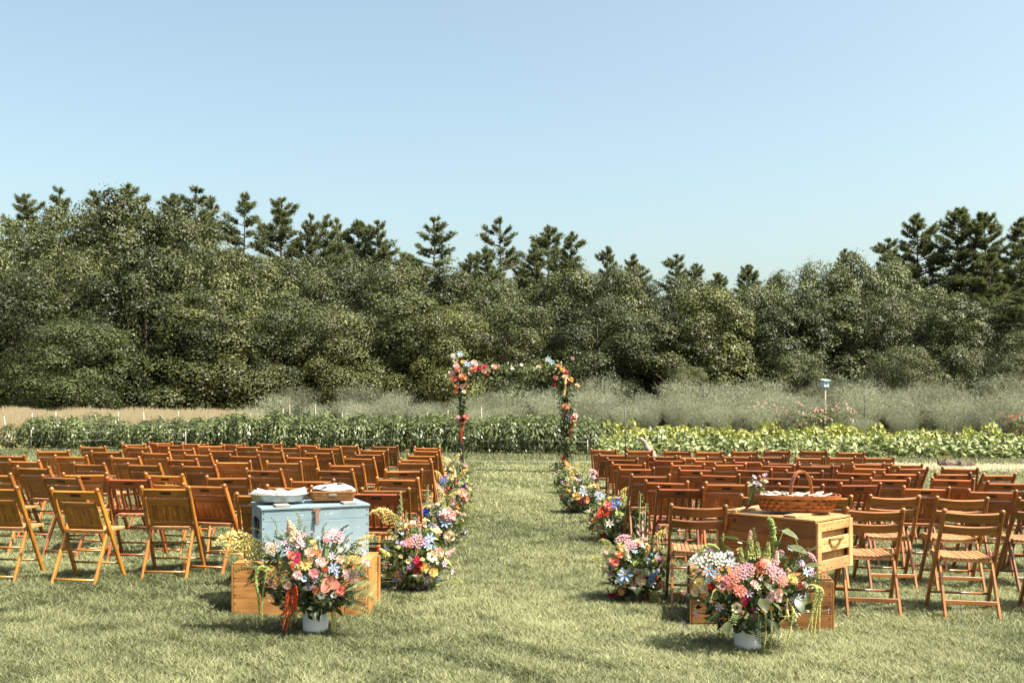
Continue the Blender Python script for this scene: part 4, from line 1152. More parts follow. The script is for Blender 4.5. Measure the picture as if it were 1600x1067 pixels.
for j in range(ny + 1):
    for i in range(nx + 1):
        x = -.155 + .33 * i / nx; y = -.092 + .225 * j / ny; e = max(abs(x) / .15, abs(y) / .10)
        zz = .085 + .018 * math.sin(x * 17 + y * 9) * .5 + .010 * math.sin(y * 31 + x * 13) + .030 * max(0, 1 - e) - .035 * max(0, e - 1.0) / .25 + (.03 if y > 0 else 0) * max(0, y / .1) * .6
        vs.append((x, y, zz))
fs = [(j * (nx + 1) + i, j * (nx + 1) + i + 1, (j + 1) * (nx + 1) + i + 1, (j + 1) * (nx + 1) + i) for j in range(ny) for i in range(nx)]
mb = MB(); mb.add(vs, fs, 0, True); nb = len(vs); mb.add([(a, b, c - .004) for a, b, c in vs], [tuple(reversed(f)) for f in fs], 0, True)
o = mb.build('linen_cloth', M['white_cloth'], None, loc=wt.location, rot=(0, 0, th - math.radians(14))); tag(o, 'white linen cloth draped over the small wicker tray', 'cloth')
for i, (a, b) in enumerate(((-.055, .0), (.055, .01))):
    mb = MB(); mb.lathe([(.001, 0), (.022, .001), (.026, .008), (.020, .013), (.012, .009), (.001, .007)], 10); w = Matrix.Translation(wt.location) @ Matrix.Rotation(th - math.radians(14), 4, 'Z')
    o = mb.build('small_dish', M['stump'], None, loc=w @ Vector((a, b, .118))); tag(o, 'tiny dark trinket dish resting on the white cloth', 'dish', 'trinket dishes on the cloth')

# long basket with arched handle
bp = Vector((2.165, 7.585, LIDR)); bz = math.radians(-12)
bk = empty('handled_basket', bp, bz); tag(bk, 'long reddish splint basket with arched handle on the wooden chest', 'basket')
def hull(t, f):   # outline point, f = height fraction
    a = .25 + .055 * f; b = .115 + .035 * f
    c, s_ = math.cos(t), math.sin(t); e = .62
    return (a * math.copysign(abs(c) ** e, c), b * math.copysign(abs(s_) ** e, s_))
BC = s2l(186, 108, 54); BHH = .125
mb = MB(); n = 48
prof = [(0, .004), (.3, .03), (.6, .07), (.95, BHH - .004)]
vs = []
for f, zz in prof:
    for k in range(n): x, y = hull(2 * math.pi * k / n, f * 1.0 - .06); vs.append((x * .985, y * .97, zz))
fs = [(i * n + k, i * n + (k + 1) % n, (i + 1) * n + (k + 1) % n, (i + 1) * n + k) for i in range(len(prof) - 1) for k in range(n)] + [tuple(range(n - 1, -1, -1))]
mb.add(vs, fs, 0, True); mb.build('shell', M['splint'], bk, color=[c * .7 for c in BC])
for b in range(4):
    mb = MB(); z0 = .008 + .027 * b; z1 = z0 + .024; vs = []
    for k in range(96):
        t = 2 * math.pi * k / 96; wv = .011 * math.cos(k * math.pi / 2 + b * math.pi)
        for zz in (z0, (z0 + z1) / 2, z1):
            f = zz / BHH; x, y = hull(t, f); rr = 1 + (wv + (.002 if zz == (z0 + z1) / 2 else 0)) / .13; vs.append((x * (1 + wv * 3.2 + .008), y * (1 + wv * 6 + .012), zz))
    m_ = 96
    fs = [(3 * k + j, 3 * ((k + 1) % m_) + j, 3 * ((k + 1) % m_) + j + 1, 3 * k + j + 1) for k in range(m_) for j in (0, 1)]
    mb.add(vs, fs, 0, True); mb.build('woven_splint', M['splint'], bk, color=[c * RND.uniform(.85, 1.15) for c in BC])
for s_ in (1.035, .94):
    mb = MB(); vs = []
    for k in range(64):
        x, y = hull(2 * math.pi * k / 64, 1.0)
        for (o_, zz) in ((0, BHH - .022), (.014, BHH - .022), (.014, BHH + .004), (0, BHH + .004)): vs.append((x * (s_ + o_ * 2), y * (s_ + o_ * 3.2), zz))
    fs = [(4 * k + j, 4 * ((k + 1) % 64) + j, 4 * ((k + 1) % 64) + (j + 1) % 4, 4 * k + (j + 1) % 4) for k in range(64) for j in range(4)]
    mb.add(vs, fs, 0, False); mb.build('rim_hoop', M['splint'], bk, color=[c * 1.1 for c in BC])
mb = MB(); vs = []
# handle springs across the middle; turned a little so its arch shows
for i in range(21):
    t = math.pi * i / 20; px, pz = -.105 * math.cos(t), .07 + .235 * (math.sin(t) ** .75 if math.sin(t) > 0 else 0)
    for (dx, dr) in ((-.027, 0), (.027, 0), (.027, .006), (-.027, .006)):
        q = Vector((px * (1 + dr * 5), 0, pz + dr)); ca, sa = math.cos(math.radians(38)), math.sin(math.radians(38))
        vx = q.x; vy = dx
        vs.append((vx * ca - vy * sa * .6 + .035, vx * sa * 1.05 + vy * ca, q.z))
fs = [(4 * i + j, 4 * i + (j + 1) % 4, 4 * (i + 1) + (j + 1) % 4, 4 * (i + 1) + j) for i in range(20) for j in range(4)]
mb.add(vs, fs, 0, False); mb.build('handle', M['splint'], bk, color=[c * 1.15 for c in BC])
# white packets in the basket
g = random.Random(9)
wB = Matrix.Translation(bp) @ Matrix.Rotation(bz, 4, 'Z')
def pk_mesh():
    mb = MB(); mb.box(-.05, .05, -.032, .032, -.006, .006, ch=.003); return mb.mesh('paper_packet', M['paper'])
PK = pk_mesh()
for i in range(17):
    x = -.235 + .024 * i if i < 13 else .13 + .03 * (i - 13); y = g.uniform(-.07, .07)
    o = link_mesh('paper_packet', PK, None, wB @ Vector((x, y, .112 + g.uniform(0, .022))), (g.gauss(0, .28), g.gauss(0, .22), g.uniform(0, 3.1)))
    tag(o, 'small white paper packet heaped inside the long splint basket', 'packet', 'packets in the basket')

# ------------------------------------------------------------------ flowers
def petal(mb, a, L, W, z0, z1, r0=.06, curl=0.0, mat=0):
    """a petal running outwards at angle a, rising from z0 to z1"""
    c, s = math.cos(a), math.sin(a)
    def P(r, w, z): return (c * r - s * w, s * r + c * w, z)
    zm = z0 + (z1 - z0) * .45 + curl
    vs = [P(r0, 0, z0), P(L * .55, W * .5, zm + .06 * L), P(L * .55, 0, zm - .05 * L), P(L * .55, -W * .5, zm + .06 * L), P(L * .95, W * .3, z1 + .02 * L), P(L, 0, z1), P(L * .95, -W * .3, z1 + .02 * L)]
    mb.add(vs, [(0, 2, 1), (0, 3, 2), (2, 5, 4, 1), (3, 6, 5, 2)], mat, False)

def flower_meshes():
    D = {}
    mb = MB()                                             # rose / ranunculus
    for n, L, z0, z1, w in ((6, 1.0, -.25, .10, .95), (6, .80, -.2, .38, .85), (5, .55, -.1, .52, .68), (4, .30, 0, .56, .42)):
        for i in range(n): petal(mb, 2 * math.pi * i / n + n * .37 + L, L, w, z0, z1)
    mb.ball((0, 0, .3), .22, 6, 4); D['rose'] = mb.mesh('rose', [M['petal'], M['centre_yellow']])
    mb = MB()                                             # anemone / lisianthus: open cup with a centre
    for n, L, z1, w in ((6, 1.0, .22, .85), (6, .85, .36, .75)):
        for i in range(n): petal(mb, 2 * math.pi * i / n + L, L, w, -.1, z1)
    mb.ball((0, 0, .12), .20, 7, 4, mat=1); D['anemone'] = mb.mesh('anemone', [M['petal'], M['centre_dark']])
    mb = MB()                                             # daisy
    for i in range(10): petal(mb, 2 * math.pi * i / 10, 1.0, .44, 0, .08)
    mb.ball((0, 0, .06), .26, 7, 4, mat=1, sq=(1, 1, .6)); D['daisy'] = mb.mesh('daisy', [M['petal'], M['centre_yellow']])
    mb = MB()                                             # pompom
    for r, (n, el) in enumerate(((8, -.2), (9, .25), (7, .7), (4, 1.15))):
        for i in range(n):
            a = 2 * math.pi * (i + .5 * (r % 2)) / n; R = math.cos(el); petal(mb, a, .25 + R * .75, .45, math.sin(el) * .4, math.sin(el) * .95, curl=.05)
    mb.ball((0, 0, .1), .72, 8, 5, sq=(1, 1, .9)); D['pompom'] = mb.mesh('pompom', [M['petal']])
    mb = MB(); g = random.Random(2)                        # star (delphinium, clematis)
    for i in range(6): petal(mb, 2 * math.pi * i / 6, 1.0, .40, 0, .18)
    mb.ball((0, 0, .05), .14, 6, 3, mat=1); D['star'] = mb.mesh('star', [M['petal'], M['centre_yellow']])
    mb = MB()                                             # cluster of tiny florets (yarrow, phlox): domed
    for i in range(26):
        r = math.sqrt((i + .5) / 26); a = i * 2.4; c = (math.cos(a) * r * .92, math.sin(a) * r * .92, .30 * (1 - r * r) + g.uniform(-.05, .05))
        for k in range(4):
            b = 2 * math.pi * k / 4 + a; e = .17
            mb.add([c, (c[0] + e * math.cos(b - .6), c[1] + e * math.sin(b - .6), c[2] + .06), (c[0] + e * math.cos(b + .6), c[1] + e * math.sin(b + .6), c[2] + .06)], [(0, 1, 2)])
    for i in range(8):
        a = i * .785; mb.tube([(0, 0, -.9), (.5 * math.cos(a), .5 * math.sin(a), -.05)], .02, 3, mat=1, cap=False)
    D['cluster'] = mb.mesh('cluster', [M['petal'], M['stem']])
    mb = MB()                                             # anthurium heart with spadix
    pts = []
    for i in range(16):
        t = 2 * math.pi * i / 16; x = .95 * math.sin(t) ** 3 * 1.0; y = .80 * math.cos(t) - .30 * math.cos(2 * t) - .12 * math.cos(3 * t); pts.append((x, y, .18 * abs(x) - .05 * y * y))
    mb.add([(0, .15, -.06)] + pts, [(0, 1 + (i + 1) % 16, 1 + i) for i in range(16)], 0, True)
    mb.tube([(0, .2, -.02), (0, .05, .22), (0, -.15, .45)], [.07, .06, .03], 6, mat=1); D['anthurium'] = mb.mesh('anthurium', [M['petal'], M['centre_yellow']])
    mb = MB(); g = random.Random(3)                        # stock / snapdragon spike along +z, height 1
    for k in range(13):
        z = -.2 + 1.15 * k / 13; rr = .20 * (1 - .8 * k / 13)
        for i in range(4):
            a = 2 * math.pi * i / 4 + k * .8 + g.gauss(0, .2); c = Vector((math.cos(a) * rr, math.sin(a) * rr, z + g.gauss(0, .03))); e = .17 * (1 - .55 * k / 13) * g.uniform(.8, 1.25)
            o_ = Vector((math.cos(a), math.sin(a), .35)).normalized(); s1 = o_.orthogonal().normalized(); s2 = o_.cross(s1)
            for w in range(4):
                b0 = w * math.pi / 2; p1 = s1 * math.cos(b0) + s2 * math.sin(b0); p2 = s1 * math.cos(b0 + 1.3) + s2 * math.sin(b0 + 1.3)
                mb.add([c, c + p1 * e + o_ * e * .5, c + (p1 + p2) * e * .7 + o_ * e * .75, c + p2 * e + o_ * e * .5], [(0, 1, 2, 3)])
    mb.tube([(0, 0, -.6), (0, 0, .95)], [.03, .015], 4, mat=1); D['spike'] = mb.mesh('flower_spike', [M['petal'], M['stem']])
    mb = MB()                                             # gladiolus: tall stem with buds and few florets
    mb.tube([(0, 0, -.2), (.02, 0, .5), (0, .02, 1.05)], [.018, .014, .006], 5, mat=1)
    for k in range(13):
        z = .28 + .06 * k; s = 1 if k % 2 else -1; e = .055 * (1 - k * .05)
        mb.tube([(s * .012, 0, z), (s * (.012 + e * .6), 0, z + e), (s * (.01 + e * .7), -.01, z + e * 2.0)], [e * .35, e * .42, .003], 5, mat=0 if k < 5 else 1)
    for s, x in ((-1, .09), (1, .07)):
        mb.add([(0, 0, 0), (s * x, .01, .45), (s * x * 1.3, 0, .62), (s * x * .6, -.01, .42)], [(0, 1, 2, 3)], 1)
    D['gladiolus'] = mb.mesh('gladiolus', [M['petal'], M['stem']])
    mb = MB(); g = random.Random(4)                        # feathery plume along +x arching (goldenrod, celosia)
    for k in range(9):
        t = k / 8; a0 = (.9 * t, 0, .32 * math.sin(t * 2.4) - .1 * t)
        for s in (-1, 1):
            for q in range(7):
                u_ = q / 6; L = (.42 - .25 * t); b = (a0[0] + u_ * L * 1.1, s * u_ * L * .26, a0[2] + .16 * u_ - .36 * u_ * u_)
                for j in range(2):
                    d = Vector((g.gauss(.4, .6), g.gauss(0, .6), g.gauss(.3, .5))).normalized() * .085; n_ = Vector((g.gauss(0, 1), g.gauss(0, 1), g.gauss(0, 1))).normalized() * .022
                    mb.add([Vector(b) - n_, Vector(b) + n_, Vector(b) + d], [(0, 1, 2)])
    mb.tube([(-.25, 0, -.1), (0, 0, 0), (.45, 0, .28), (.9, 0, .12)], [.02, .016, .012, .005], 4, mat=1); D['plume'] = mb.mesh('plume', [M['petal'], M['stem']])
    mb = MB(); g = random.Random(6)                        # berries
    for i in range(16): mb.ball((g.gauss(0, .45), g.gauss(0, .45), g.gauss(0, .45)), .22, 6, 4)
    mb.tube([(0, 0, -1), (0, 0, 0)], .05, 4, mat=1); D['berries'] = mb.mesh('berry_sprig', [M['petal'], M['stem']])
    return D
FM = flower_meshes()

def fern_mesh():
    mb = MB()
    n = 18
    for i in range(n):
        t = i / (n - 1); x = .06 + .94 * t; z = .22 * math.sin(t * 2.2) - .30 * t * t; L = .32 * math.sin(math.pi * min(1, .12 + t * .9)) ** .8 * (1 - .35 * t) + .02
        for s in (-1, 1):
            vs = [(x - .014, 0, z), (x + .016, 0, z), (x + .020 + .12 * L, s * L * .55, z + .01), (x + .28 * L, s * L, z - .06 * L), (x - .010 + .10 * L, s * L * .5, z + .012)]
            mb.add(vs, [(0, 1, 2, 3, 4)] if s > 0 else [(4, 3, 2, 1, 0)])
    mb.tube([(.94 * t, 0, .22 * math.sin(t * 2.2) - .30 * t * t) for t in (0, .25, .5, .75, 1)], [.012, .01, .008, .006, .003], 4)
    return mb.mesh('fern_frond', M['foliage'])
def broad_leaf_mesh():
    mb = MB(); n = 7; vs = []
    for i in range(n):
        t = i / (n - 1); w = .30 * math.sin(math.pi * t ** .8) + .005; z = .12 * math.sin(2.6 * t) - .10 * t
        vs += [(t, w, z + .06 * w), (t, 0, z - .03), (t, -w, z + .06 * w)]
    fs = []
    for i in range(n - 1):
        b = 3 * i; fs += [(b, b + 1, b + 4, b + 3), (b + 1, b + 2, b + 5, b + 4)]
    mb.add(vs, fs, 0, True); mb.tube([(-.35, 0, -.08), (.05, 0, -.02)], .015, 4)
    return mb.mesh('large_leaf', M['foliage'])
def euc_mesh():
    mb = MB(); g = random.Random(8)
    for i in range(9):
        t = i / 8; x = .1 + .9 * t; z = .35 * math.sin(2.3 * t) * .7
        for s in (-1, 1):
            e = .15 * (1 - .4 * t); d = Vector((.45, s * .8, g.uniform(-.3, .35))).normalized(); c = Vector((x, 0, z)); n_ = Vector((-.3, 0, 1)).cross(d).normalized() * e * .42
            mb.add([c, c + d * e * .6 + n_, c + d * e * 1.25, c + d * e * .6 - n_], [(0, 1, 2, 3)])
    mb.tube([(0, 0, 0), (.4, 0, .20), (.75, 0, .24), (1, 0, .18)], [.016, .012, .008, .004], 4); return mb.mesh('leafy_sprig', M['foliage'])
FERN = fern_mesh(); BLEAF = broad_leaf_mesh(); EUC = euc_mesh()

def tassel(parent, pts, r, color, seed, name='amaranth_tassel'):
    """hanging amaranth: lumpy rope through pts (parent space)"""
    g = random.Random(seed); P = [Vector(q) for q in pts]; out = []; n = 26
    for i in range(n + 1):
        t = i / n * (len(P) - 1); k = min(int(t), len(P) - 2); f = t - k
        a, b = P[k], P[k + 1]; p_ = P[k - 1] if k > 0 else a - (b - a); q_ = P[k + 2] if k + 2 < len(P) else b + (b - a)
        out.append(.5 * ((2 * a) + (b - p_) * f + (2 * p_ - 5 * a + 4 * b - q_) * f * f + (3 * a - p_ - 3 * b + q_) * f ** 3))
    mb = MB(); mb.tube(out, [r * .62 * (.25 + .75 * math.sin(math.pi * min(1, .10 + .86 * i / n)) ** .7) * (1 + .3 * (i % 2)) * g.uniform(.8, 1.15) for i in range(n + 1)], 7, smooth=False)
    for i in range(1, n):
        for k in range(15):
            d = Vector((g.gauss(0, 1), g.gauss(0, 1), g.gauss(0, 1))).normalized(); e = r * g.uniform(.7, 1.75) * (.35 + .65 * math.sin(math.pi * min(1, .10 + .86 * i / n)) ** .7); s = d.orthogonal().normalized() * r * .30
            mb.add([out[i] + d * r * .5 - s, out[i] + d * r * .5 + s, out[i] + d * e + Vector((0, 0, -r * .3))], [(0, 1, 2)])
    return mb.build(name, M['amaranth'], parent, color=color)

C = {k: s2l(*v) for k, v in dict(peach=(240, 190, 156), coral=(232, 112, 88), orange=(226, 136, 60), gold=(234, 184, 76), yellow=(240, 216, 118), blush=(244, 206, 200), pink=(228, 150, 160), hot=(196, 40, 84),
     red=(190, 52, 46), white=(242, 238, 226), cream=(246, 226, 186), lilac=(196, 170, 206), purple=(136, 92, 150), blue=(120, 158, 214), deep=(66, 92, 170), sky=(170, 198, 226), mauve=(196, 132, 152), rust=(168, 74, 40), lime=(176, 176, 108), green=(126, 142, 78), plum=(96, 36, 56)).items()}
for k in C: C[k] = tuple(c * 1.22 for c in C[k])
for k in C:                                                # sun-bleached garden tones
    if k not in ('lime', 'green', 'rust', 'plum', 'red', 'hot', 'deep'): C[k] = tuple(c * .80 + w * .20 for c, w in zip(C[k], (.72, .66, .58)))

def face(o, d, roll=None, rng_=random):
    q = Vector(d).normalized().to_track_quat('Z', 'Y'); m = q.to_matrix() @ Matrix.Rotation(rng_.uniform(0, 6.28) if roll is None else roll, 3, 'Z'); o.rotation_euler = m.to_euler()
def point_x(o, d, roll=0.0):
    q = Vector(d).normalized().to_track_quat('X', 'Z'); o.rotation_euler = (q.to_matrix() @ Matrix.Rotation(roll, 3, 'X')).to_euler()

NAMEOF = {'rose': 'rose', 'anemone': 'anemone', 'daisy': 'daisy', 'pompom': 'pompom_flower', 'star': 'star_flower', 'cluster': 'yarrow_head', 'anthurium': 'anthurium', 'spike': 'flower_spike', 'gladiolus': 'gladiolus', 'plume': 'goldenrod_plume', 'berries': 'berry_sprig'}
def bloom(parent, kind, pos, d, r, color, rng_):
    o = link_mesh(NAMEOF[kind], FM[kind], parent, pos, None, r, color)
    if kind == 'plume': point_x(o, d, rng_.uniform(-.3, .3))
    elif kind == 'anthurium': face(o, d, math.pi + .3, rng_)
    else: face(o, d, None, rng_)
    return o

def stems_mesh(pts, foot, seed, r=.0035):
    g = random.Random(seed); mb = MB()
    for q in pts:
        q = Vector(q); f = Vector(foot) + Vector((g.uniform(-.05, .05), g.uniform(-.05, .05), 0)); m = f.lerp(q, .5); m.z = f.z + (q.z - f.z) * .62
        mb.tube([f, m, q], r, 4, cap=False)
    return mb.mesh('stems', M['stem'])

def foliage_mesh(n, c, rad, seed, L0=.06, zmin=.01, mat='foliage', shell=.5):
    g = np.random.default_rng(seed)
    d = unit(g.normal(size=(n, 3)) + np.array([0, 0, .1])); r = shell + (1.02 - shell) * g.random(n) ** .7
    P = d * r[:, None] * np.array(rad) + np.array(c); P[:, 2] = np.maximum(P[:, 2], zmin + g.random(n) * .03)
    D = d + np.array([0, 0, .25]) + g.normal(size=(n, 3)) * .6; L = L0 * g.uniform(.6, 1.5, n)
    return soup('foliage', leaf_quads(P, d * .5 + g.normal(size=(n, 3)) * .5 + np.array([0, 0, .3]), L, L * g.uniform(.28, .5, n), g, D, fold=.15), 4, M[mat], np.clip(g.normal(.42, .24, n), 0, 1))

def wild(root, c, rad, n, seed, pal, foot, kinds=None, rs=(.018, .042), up=.25):
    """scatter of individual blooms over a dome; returns their points"""
    g = random.Random(seed); pts = []
    kinds = kinds or ['rose', 'rose', 'anemone', 'daisy', 'pompom', 'star', 'star', 'cluster', 'spike']
    for i in range(n):
        for _ in range(20):
            d = Vector((g.gauss(0, 1), g.gauss(-.15, 1), g.gauss(up, .9))).normalized()
            q = Vector((c[0] + d.x * rad[0], c[1] + d.y * rad[1], c[2] + d.z * rad[2])) * 1.0
            k = g.uniform(.88, 1.10); q = Vector(c) + (q - Vector(c)) * k
            if q.z > .04 and all((q - p_).length > .033 for p_ in pts): break
        kd = g.choice(kinds); r = g.uniform(*rs)
        if kd == 'star': r *= .75
        if kd == 'spike': r *= 2.6
        nd = (d + Vector((g.gauss(0, .25), -.15 + g.gauss(0, .25), .2))).normalized()
        if kd == 'spike': nd = (d + Vector((0, 0, .8))).normalized()
        bloom(root, kd, q, nd, r, [x * g.uniform(.85, 1.1) for x in C[g.choice(pal)]], g); pts.append(q)
    return pts

def white_vase(root, R=.092, H=.215):
    mb = MB(); mb.lathe([(.001, .002), (R * .90, .002), (R * .93, .012), (R, H * .8), (R * 1.03, H), (R * .97, H), (R * .94, H * .8), (R * .86, .02), (.001, .016)], 28); v = mb.build('vase', M['white_glaze'], root)
    mb = MB(); mb.tube([(R * 1.02 * math.cos(2 * math.pi * i / 28), R * 1.02 * math.sin(2 * math.pi * i / 28), H) for i in range(29)], .006, 6); mb.build('rim', M['white_glaze'], v)

def big_arrangement(label, X, Y, px, blooms, ctr_px, rad, seed, leaves=420):
    """px: (x0, y0, scale) of the enlargement the bloom coordinates were read in"""
    root = empty('flower_arrangement', (X, Y, gz(X)), 0); tag(root, label, 'flowers')
    white_vase(root)
    g = random.Random(seed)
    def loc(a, b, dy):
        u = px[0] + a / px[2]; v = px[1] + b / px[2]; w = at_depth(u, v, Y + dy); return Vector((w.x - X, dy, w.z - gz(X)))
    c = loc(ctr_px[0], ctr_px[1], 0)
    pts = []
    for (kd, a, b, r, col) in blooms:
        q = loc(a, b, 0); ex_ = (q.x - c.x) / rad[0]; ez = (q.z - c.z) / rad[2]; dd = max(0.0, 1 - ex_ * ex_ - ez * ez)
        dy = -rad[1] * math.sqrt(dd) * g.uniform(.85, 1.08); q = loc(a, b, dy)
        n_ = Vector((ex_ * .8, -.35 - math.sqrt(dd), ez * .8 + .28)).normalized()
        R = .92 * r / px[2] * (Y + dy) / F_PX
        if kd == 'spike': n_ = Vector((ex_ * .35, -.15, .95))
        if kd == 'plume': n_ = Vector((ex_, -.25, .25))
        bloom(root, kd, q, n_, R, C[col], g); pts.append(q)
    fo = link_mesh('foliage', foliage_mesh(leaves, (c.x, c.y, c.z - .02), (rad[0] * .95, rad[1] * .92, rad[2] * .92), seed, .075, .10), root, color=(.9, .95, .9)); fo['kind'] = 'stuff'
    # low filler round the vase mouth
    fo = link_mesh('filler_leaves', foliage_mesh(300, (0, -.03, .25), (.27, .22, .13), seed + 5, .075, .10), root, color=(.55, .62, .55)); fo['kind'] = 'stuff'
    for i in range(26):
        a = g.uniform(0, 6.28); d_ = Vector((math.cos(a), -.5 + g.gauss(0, .4), math.sin(a) * .8 + .25)).normalized(); q = c + Vector((d_.x * rad[0], d_.y * rad[1], d_.z * rad[2])) * .72; q.z = max(q.z, .26)
        t = g.choice((.5, .8, 1.0, 1.3)); o = link_mesh('leafy_sprig', EUC, root, q, None, g.uniform(.10, .19), (t, t, t * .92)); point_x(o, d_, g.uniform(-1, 1))
    extra = wild(root, c, (rad[0] * .9, rad[1] * .9, rad[2] * .88), 90, seed + 1, ['peach', 'blush', 'cream', 'lilac', 'sky', 'gold', 'cream', 'mauve', 'white', 'lime', 'yellow', 'coral', 'blush'], (0, 0, .2), ['star', 'star', 'pompom', 'rose', 'cluster', 'daisy'], (.012, .026))
    st = link_mesh('stems', stems_mesh(pts + extra, (0, 0, .16), seed), root); st['kind'] = 'stuff'
    return root, loc, c

A4 = [('anthurium', 750, 640, 88, 'coral'), ('spike', 480, 300, 140, 'cream'), ('spike', 455, 250, 110, 'peach'), ('spike', 520, 330, 110, 'blush'), ('cluster', 800, 275, 78, 'mauve'), ('cluster', 730, 300, 40, 'mauve'), ('cluster', 325, 370, 62, 'peach'), ('cluster', 290, 350, 40, 'blush'),
      ('rose', 840, 690, 48, 'coral'), ('rose', 655, 695, 38, 'orange'), ('rose', 600, 405, 44, 'peach'), ('rose', 662, 405, 36, 'orange'), ('rose', 685, 472, 46, 'blush'), ('rose', 510, 572, 42, 'blush'), ('rose', 632, 560, 46, 'pink'), ('pompom', 505, 462, 30, 'hot'), ('pompom', 515, 420, 24, 'hot'),
      ('rose', 462, 422, 40, 'coral'), ('daisy', 575, 490, 52, 'gold'), ('daisy', 540, 510, 36, 'gold'), ('star', 785, 512, 48, 'blue'), ('star', 800, 545, 36, 'blue'), ('star', 760, 530, 34, 'sky'), ('plume', 860, 480, 120, 'yellow'), ('plume', 900, 500, 110, 'yellow'), ('cluster', 930, 600, 55, 'mauve'), ('cluster', 885, 570, 45, 'mauve'),
      ('pompom', 718, 530, 28, 'rust'), ('anemone', 690, 722, 38, 'white'), ('anemone', 785, 722, 30, 'white'), ('rose', 430, 645, 44, 'blush'), ('rose', 372, 622, 26, 'coral'), ('rose', 335, 650, 30, 'peach'), ('rose', 300, 622, 32, 'blush'), ('cluster', 592, 662, 36, 'purple'), ('star', 410, 325, 36, 'lilac'), ('star', 540, 352, 36, 'lilac'), ('star', 440, 382, 36, 'lilac'), ('star', 560, 270, 26, 'mauve'),
      ('pompom', 715, 306, 22, 'red'), ('rose', 1022, 480, 40, 'blush'), ('star', 1000, 402, 34, 'sky'), ('star', 770, 430, 34, 'lilac'), ('rose', 830, 455, 38, 'peach'), ('cluster', 470, 500, 28, 'red'), ('berries', 792, 812, 30, 'rust'), ('berries', 760, 840, 22, 'lime'), ('anemone', 560, 600, 28, 'sky'), ('rose', 765, 640, 28, 'coral'), ('star', 640, 610, 30, 'lilac'), ('star', 950, 560, 24, 'lilac'), ('daisy', 330, 545, 36, 'gold'), ('spike', 640, 360, 60, 'yellow')]
VXL, VYL = ground_at(493, 986)
ra, loc, cc = big_arrangement('tall lush bouquet in a white vase with coral anthurium before the blue chest', VXL, VYL, (360, 780, 4.848), A4, (590, 530), (.43, .28, .30), 101)
for i, (x, y, a, L, cl) in enumerate(((200, 330, 172, .30, 'yellow'), (210, 380, 182, .27, 'yellow'), (220, 420, 196, .26, 'lime'), (240, 350, 160, .22, 'lime'))):
    o = link_mesh('goldenrod_plume', FM['plume'], ra, loc(x + 60, y + 30, -.06), None, L, C[cl]); point_x(o, (math.cos(math.radians(a)), -.2, .12 + .1 * math.sin(math.radians(a))), .2 * i)
tassel(ra, [loc(330, 560, -.15), loc(265, 510, -.2), loc(215, 520, -.22), loc(190, 600, -.22), loc(215, 760, -.2), loc(220, 900, -.2)], .013, C['green'], 1)
tassel(ra, [loc(300, 540, -.18), loc(275, 530, -.22), loc(265, 600, -.22), loc(240, 760, -.21), loc(240, 960, -.21)], .008, C['green'], 2)
for i, (dx, l) in enumerate(((0, 1010), (26, 965), (-22, 990), (42, 900), (-36, 880), (12, 930))):
    tassel(ra, [loc(470 + dx * .6, 650, -.18), loc(462 + dx, 720, -.22), loc(448 + dx, 840, -.22), loc(420 + dx * 1.15, l, -.20 - .01 * (i % 3))], .0085, [C['rust'][0] * (.7 + .12 * (i % 4)), C['rust'][1] * .75, C['rust'][2] * .85], 3 + i)
for i, (x, y, d, L) in enumerate(((850, 720, (.9, -.25, -.12), .30), (870, 680, (.85, -.35, .12), .26), (840, 760, (.8, -.3, -.4), .26), (560, 800, (-.35, -.5, -.55), .20), (900, 560, (.9, -.1, .25), .20))):
    o = link_mesh('fern_frond', FERN, ra, loc(x, y, -.2), None, L, (1.2, 1.2, 1.2) if i != 3 else (.4, .5, .4)); point_x(o, d, .25)
for i, (x, y, d, L) in enumerate(((320, 330, (-.7, -.1, .35), .17), (350, 300, (-.3, -.1, .8), .14), (300, 360, (-.8, -.2, .2), .16), (480, 600, (-.6, -.6, -.1), .10), (420, 480, (-.7, -.5, .2), .10))):
    o = link_mesh('leafy_sprig' if i < 3 else 'large_leaf', EUC if i < 3 else BLEAF, ra, loc(x, y, -.08 if i < 3 else -.26), None, L, (.9, .9, .85)); point_x(o, d, .2)
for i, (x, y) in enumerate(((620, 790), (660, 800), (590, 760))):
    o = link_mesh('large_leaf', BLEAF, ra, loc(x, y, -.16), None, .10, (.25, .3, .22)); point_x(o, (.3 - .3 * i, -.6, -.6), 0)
for i in range(3):
    tassel(ra, [loc(765 + 14 * i, 800, -.12), loc(768 + 14 * i, 900, -.13), loc(766 + 12 * i, 1000, -.13)], .006, C['lime'], 20 + i, 'trailing_stem')
# spray leaning over the crate
o = link_mesh('goldenrod_plume', FM['plume'], ra, loc(930, 430, -.1), None, .2, C['yellow']); point_x(o, (.7, -.1, .6), 0)

